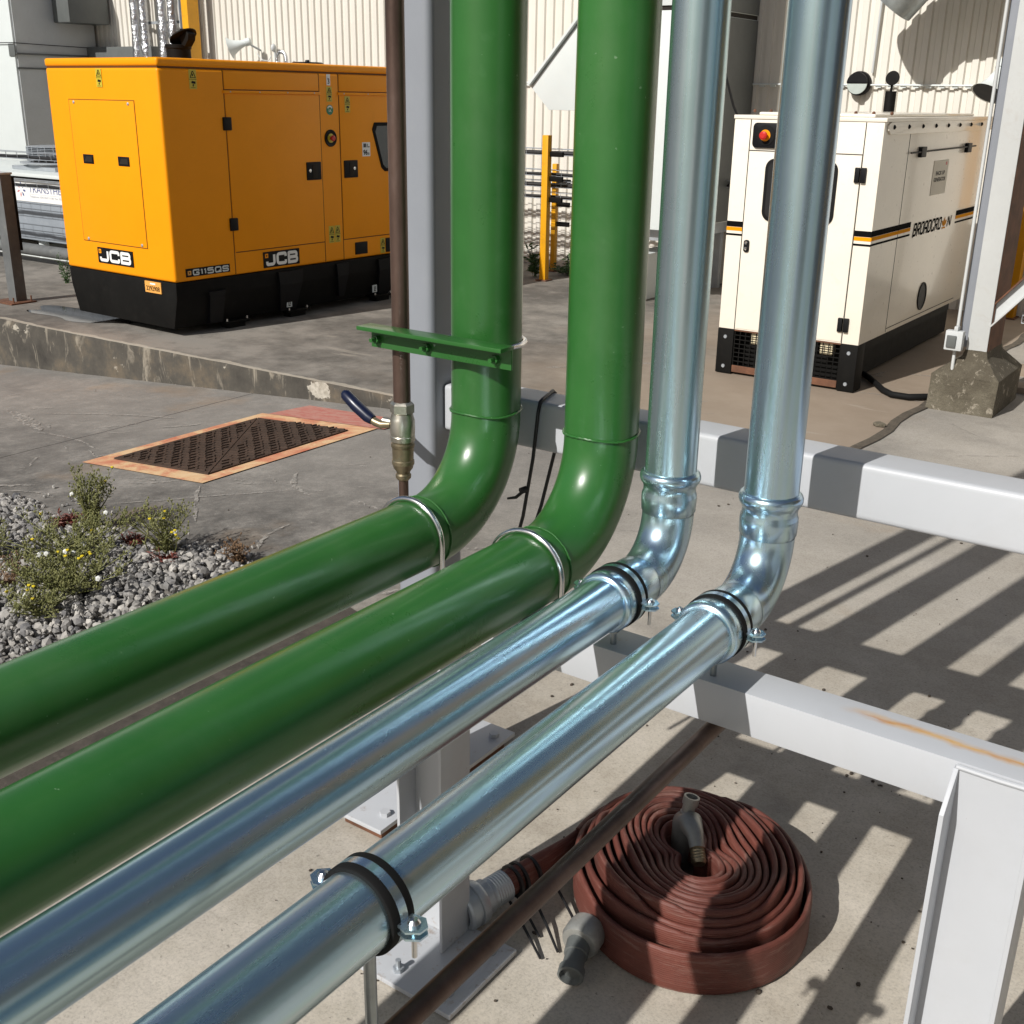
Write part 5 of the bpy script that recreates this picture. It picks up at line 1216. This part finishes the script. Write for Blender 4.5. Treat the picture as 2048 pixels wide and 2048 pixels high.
tag(mb.build('looped_pipe', 'foil', None, 60), 'bright pipe bent in a tight loop above the orange generator', 'pipe')
# pale plant box with sloped hood behind the pipes
t = thing('plant_unit', 'large pale plant unit with a sloping inlet hood, raised on the wall behind the pipes', 'plant unit', (0, 0, 0))
BX1 = -4.53
mb = MB(K); mb.box(-5.35, BX1, 8.75, 10.16, 2.365, 5.2, 0.006); mb.box(-5.35, BX1, 8.75, 10.16, 0.62, 2.33, 0.006); cs_ = mb.build('casing', 'palegrey', t, 30)
mb = MB(K); mb.box(-5.34, BX1-0.004, 8.765, 10.15, 2.325, 2.37); mb.build('joint', 'gap', t, 0)
mb = MB(K); mb.box(BX1, BX1+0.006, 8.77, 10.155, 0.63, 2.325); mb.box(BX1, BX1+0.006, 8.77, 10.155, 2.37, 5.19); mb.build('shade_skin', 'darkgrey', t, 30)  # dark skin paints in the shade on the unit's right side
mb = MB(K); mb.prism([(-6.02, 1.745), (-5.35, 2.47), (-5.35, 1.56), (-5.83, 1.56)][::-1], 1, 8.80, 9.9, 0.004); hd = mb.build('inlet_hood', 'palegrey', t, 30)
mb = MB(K); mb.prism([(-6.045, 1.762), (-5.35, 2.515), (-5.35, 2.485), (-6.02, 1.758)][::-1], 1, 8.76, 9.93); mb.build('hood_flashing', 'palegrey', hd, 30)
mb = MB(K); mb.box(-5.3, BX1-0.05, 8.85, 10.1, 0.52, 0.62); mb.box(-5.28, -5.22, 8.9, 8.96, 0, 0.52); mb.box(BX1-0.14, BX1-0.08, 9.9, 9.96, 0, 0.52); mb.build('support_frame', 'galv', t, 30)
mb = MB(K); mb.box(-5.02, -4.72, 8.2, 8.45, 0.0, 0.06); mb.box(-5.0, -4.8, 8.6, 9.4, 0.0, 0.40, 0.01)
tag(mb.build('floor_duct', 'palegrey', None, 30), 'low pale casing on the ground below the plant unit', 'casing')
mb = MB(K); mb.tube([(-4.50, 9.3, 2.60), (-4.49, 9.3, 2.34), (-4.47, 9.32, 2.10), (-4.42, 9.36, 1.85), (-4.36, 9.42, 1.62), (-4.30, 9.5, 1.45)], [0.016, 0.016, 0.012, 0.011, 0.011, 0.011], 8); mb.lathe((-4.49, 9.3, 2.30), (0, 0, 1), [(0, 0.014), (0.05, 0.022), (0.052, 0.06), (0.062, 0.06), (0.064, 0.022), (0.4, 0.022)], 12)
tag(mb.build('hanging_cable', 'cable', None, 50), 'black cable hanging from a gland down the shaded flank of the plant unit', 'cable')
tray('cable_tray', -5.0, -3.4, 9.75, 0.93, 'short empty looking cable tray behind the cream generator')
# conduit, round lamp
mb = MB(K); mb.cyl((-9.0, WY-0.055, 1.803), (-0.9, WY-0.055, 1.803), 0.008, 10)
x = -9.0
while x < -0.9: mb.box(x, x+0.045, WY-0.05, WY-0.02, 1.782, 1.796); x += 0.1055
tag(mb.build('conduit', 'palegrey', None, 30), 'thin pale conduit with saddles running level along the cream wall', 'conduit')
t = thing('bulkhead_lamp', 'round black half-shaded bulkhead lamp on the cream wall above the cream generator', 'lamp', k3(-3.548, WY-0.03, 1.815))
mb = MB(K); mb.lathe((0, 0, 0), (0, -1, 0), [(0, 0.098), (0.05, 0.098), (0.062, 0.088), (0.064, 0.08)], 36); mb.build('housing', 'black', t, 40)
mb = MB(K); hp = [(0.086*math.cos(PI+PI*i/20), 0.086*math.sin(PI+PI*i/20)) for i in range(21)]; mb.prism(hp, 1, -0.086, -0.07, 0.003); mb.build('lens', 'lens', t, 30)
mb = MB(K); hp = [(0.088*math.cos(PI*i/20), 0.088*math.sin(PI*i/20)) for i in range(21)]; mb.prism(hp, 1, -0.094, -0.07, 0.004); mb.build('eyelid', 'black', t, 30)
mb = MB(K); mb.cyl((-3.45, WY-0.045, 1.9), (-3.40, WY-0.045, 4.5), 0.010, 8)
tag(mb.build('lamp_conduit', 'greypaint', None, 30), 'thin grey conduit rising from the round lamp', 'conduit')
# spiral duct with a mitred mouth, high on the right of the wall
t = thing('spiral_duct', 'fat galvanised duct with a mitred bend high on the wall at the top right', 'duct')
mb = MB(K); dr = 0.225; cyy = 9.62
for p0, p1, q0, q1 in (((-2.46, 2.74), (-0.6, 2.74), 0.0, 0.0),):
    ang = [2*PI*i/40 for i in range(40)]
    def sect(px_, pz_, ta, tilt): # ring in plane whose normal is at angle ta in xz
        u = Vector((-math.sin(ta), 0, math.cos(ta))); v_ = Vector((0, 1, 0)); return [mb.V(Vector((px_, cyy, pz_)) + u*(dr*tilt*math.cos(a)) + v_*(dr*math.sin(a))) for a in ang]
    r0 = sect(-0.4, 2.735, 0, 1); r1 = sect(-2.62, 2.735, R(10), 1.02); r2_ = sect(-2.92, 2.69, R(28), 1.04); r3 = sect(-3.09, 2.545, R(49.5), 1.0); r4 = sect(-3.207, 2.412, R(49.5), 1.0)
    for a, b2 in ((r0, r1), (r1, r2_), (r2_, r3), (r3, r4)): mb.bridge(a, b2)
    mb.face(r4)
mb.build('duct_run', 'duct', t, 50)
mb = MB(K)
for x in (-2.2, -1.7, -1.2): mb.lathe((x, cyy, 2.735), (1, 0, 0), [(0, dr), (0.004, dr+0.012), (0.02, dr+0.012), (0.024, dr)], 40, cap=False)
mb.build('seam_band', 'duct', t, 40)
# small post with a disc on the cream generator roof
mb = MB(K); mb.cyl((-2.90, 9.0, 1.60), (-2.90, 9.0, 1.745), 0.040, 16); mb.tube([(-2.90, 9.0, 1.74), (-2.895, 9.0, 1.83)], 0.009, 8); mb.lathe((-2.895, 8.99, 1.835), (0, -1, 0.1), [(0, 0.05), (0.006, 0.052), (0.010, 0.048), (0.011, 0.0)], 22)
tag(mb.build('roof_exhaust', 'black_paint', None, 40), 'short dark exhaust stub with a round flap on the cream generator roof', 'exhaust')

# ------------------------------------------------------------------ right hand column on its concrete foot
t = thing('gantry_column', 'pale steel column rising from a splayed mossy concrete foot at the right edge', 'column')
mb = MB(K); mb.box(-1.552, -1.440, 6.70, 6.712, 0.34, 4.6, 0.002); mb.box(-1.50, -1.49, 6.712, 7.02, 0.30, 4.6); mb.box(-1.552, -1.440, 7.02, 7.032, 0.30, 4.6, 0.002); col_ = mb.build('shaft', 'colgrey', t, 30)
mb = MB(K); mb.box(-1.605, -1.553, 6.735, 6.86, 0.36, 4.6, 0.002); mb.build('shaded_recess', 'steelgrey', t, 30)  # grey bar coloured as the shaded recess beside the column face
mb = MB(K); mb.box(-1.4395, -1.4365, 6.715, 7.03, 0.34, 4.6); mb.build('rusty_flank', 'terracotta', t, 0)
mb = MB(K)
a = [(-1.712, 6.63), (-1.342, 6.63), (-1.342, 7.20), (-1.712, 7.20)]; c4 = [(-1.565, 6.688), (-1.428, 6.688), (-1.428, 7.06), (-1.565, 7.06)]; top_ = [(-1.556, 6.70), (-1.437, 6.70), (-1.437, 7.04), (-1.556, 7.04)]
r_ = [[mb.V((p[0], p[1], z)) for p in q] for q, z in ((a, -0.05), ([(p[0]+0.006, p[1]) for p in a], 0.205), (c4, 0.315), (top_, 0.352))]
for q, e in zip(r_, r_[1:]): mb.bridge(q, e)
mb.face(r_[-1])
bmesh.ops.subdivide_edges(mb.b, edges=list(mb.b.edges), cuts=7, use_grid_fill=True)
g = random.Random(8)
for v_ in mb.b.verts:
    if v_.co.z > 0.01: v_.co += Vector((g.gauss(0, 1), g.gauss(0, 1), g.gauss(0, 1)))*0.0008
mb.build('footing', 'foot', t, 22)
mb = MB(K); mb.tube([(-1.60, 6.655, 0.20), (-1.602, 6.655, 0.36), (-1.614, 6.70, 0.52), (-1.614, 6.72, 4.5)], 0.0095, 10); mb.build('conduit', 'colgrey', t, 50)
t2 = thing('switch_box', 'small grey weatherproof switch box on the conduit of the right-hand column', 'switch')
mb = MB(K); mb.box(-1.652, -1.556, 6.60, 6.65, 0.355, 0.465, 0.006); mb.box(-1.61, -1.588, 6.605, 6.65, 0.465, 0.49, 0.004); mb.build('box', 'greypaint', t2, 30)
mb = MB(K); mb.box(-1.640, -1.588, 6.588, 6.60, 0.372, 0.440, 0.005); mb.build('cover', 'darkgrey', t2, 30)
t = thing('brace', 'diagonal grey steel channel brace welded to the right-hand column', 'brace')
mb = MB(K); bd = Vector((0.80, 0, 0.98)).normalized(); bn = Vector((-bd.z, 0, bd.x)); o0 = Vector((-1.44, 6.74, 0.50))
def brace_bar(n0, n1, y0, y1, nm, mat):
    mb = MB(K); vs = []
    for y in (y0, y1): vs.append([mb.V(o0 + bd*s2 + bn*n2 + Vector((0, y, 0))) for s2, n2 in ((0, n0), (2.2, n0), (2.2, n1), (0, n1))])
    mb.face(vs[0]); mb.face(vs[1][::-1]); mb.bridge(vs[0], vs[1]); return mb.build(nm, mat, t, 0)
brace_bar(0.0, 0.075, 0.0, 0.006, 'web', 'greypaint'); brace_bar(0.072, 0.08, -0.035, 0.0, 'flange', 'terracotta'); brace_bar(-0.006, 0.002, -0.055, 0.0, 'flange', 'colgrey')
mb.b.free()
# yellow post and grid beyond the column
t = thing('yellow_column', 'broad yellow column against the cream wall at the right edge', 'column', k3(-2.09, 10.0, 0))
mb = MB(K); mb.box(-0.03, 0.10, 0.0, 0.12, 0.0, 5.0, 0.003); mb.build('upright', 'yellow_dull', t, 30)
mb = MB(K); mb.box(-0.05, 0.12, -0.02, 0.14, 0.0, 0.012); mb.build('foot_plate', 'terracotta', t, 0)
tray('cable_tray', -1.62, 1.2, 8.45, 0.24, 'low cable tray full of black cables behind the right-hand column', wid=0.34, rungs=0.05)
for i_, (y, z1, lab) in enumerate(((7.35, 0.035, 'nearer concrete edging strip behind the right-hand footing'), (7.85, 0.05, 'farther concrete edging strip behind the right-hand footing'))):
    mb = MB(K); mb.box(-1.60, 3.0, y, y+0.16, -0.02, z1, 0.006); tag(mb.build('edging_strip', 'slab', None, 30), lab, 'edging', 'concrete edging strips')
mb = MB(K); mb.tube([(-2.34, 7.25, 0.024), (-2.20, 7.08, 0.022), (-2.10, 6.93, 0.022), (-2.02, 6.80, 0.024), (-1.94, 6.72, 0.024), (-1.84, 6.72, 0.024), (-1.74, 6.80, 0.026), (-1.66, 6.95, 0.03), (-1.62, 7.3, 0.03)], 0.019, 10)
tag(mb.build('black_hose', 'rubber', None, 60), 'black rubber hose on the ground from the cream generator to the concrete foot', 'hose')
# bits of litter on the yard
for i_, (x, y, s2, lab) in enumerate(((-1.79, 6.05, 0.03, 'dark stone on the pale concrete in front of the mossy footing'),)):
    mb = MB(K); mb.ball((x, y, 0.012), s2, 1, 1.4, 0.9, 0.6); tag(mb.build('loose_stone', 'foot', None, 30), lab, 'stone')

t = thing('sky_blocker', 'added unseen building on the right, there to block sky light', 'building', (4.6, 2.0, 0))
mb = MB(); mb.box(0, 3.0, -7.5, 10.0, 0.0, 6.5, 0.02); mb.build('wall', 'blocker', t, 30)  # added out of view to keep sky light off the right-facing sides
for y in (4.2, 7.4): mb = MB(); mb.box(-0.22, -0.05, y, y+0.16, 0.0, 6.0, 0.004); mb.build('yellow_post', 'yellow', t, 30)
mb = MB(); mb.box(-0.03, 0.0, -3.0, 1.0, 0.0, 3.2, 0.004); mb.build('door', 'palegrey', t, 30)
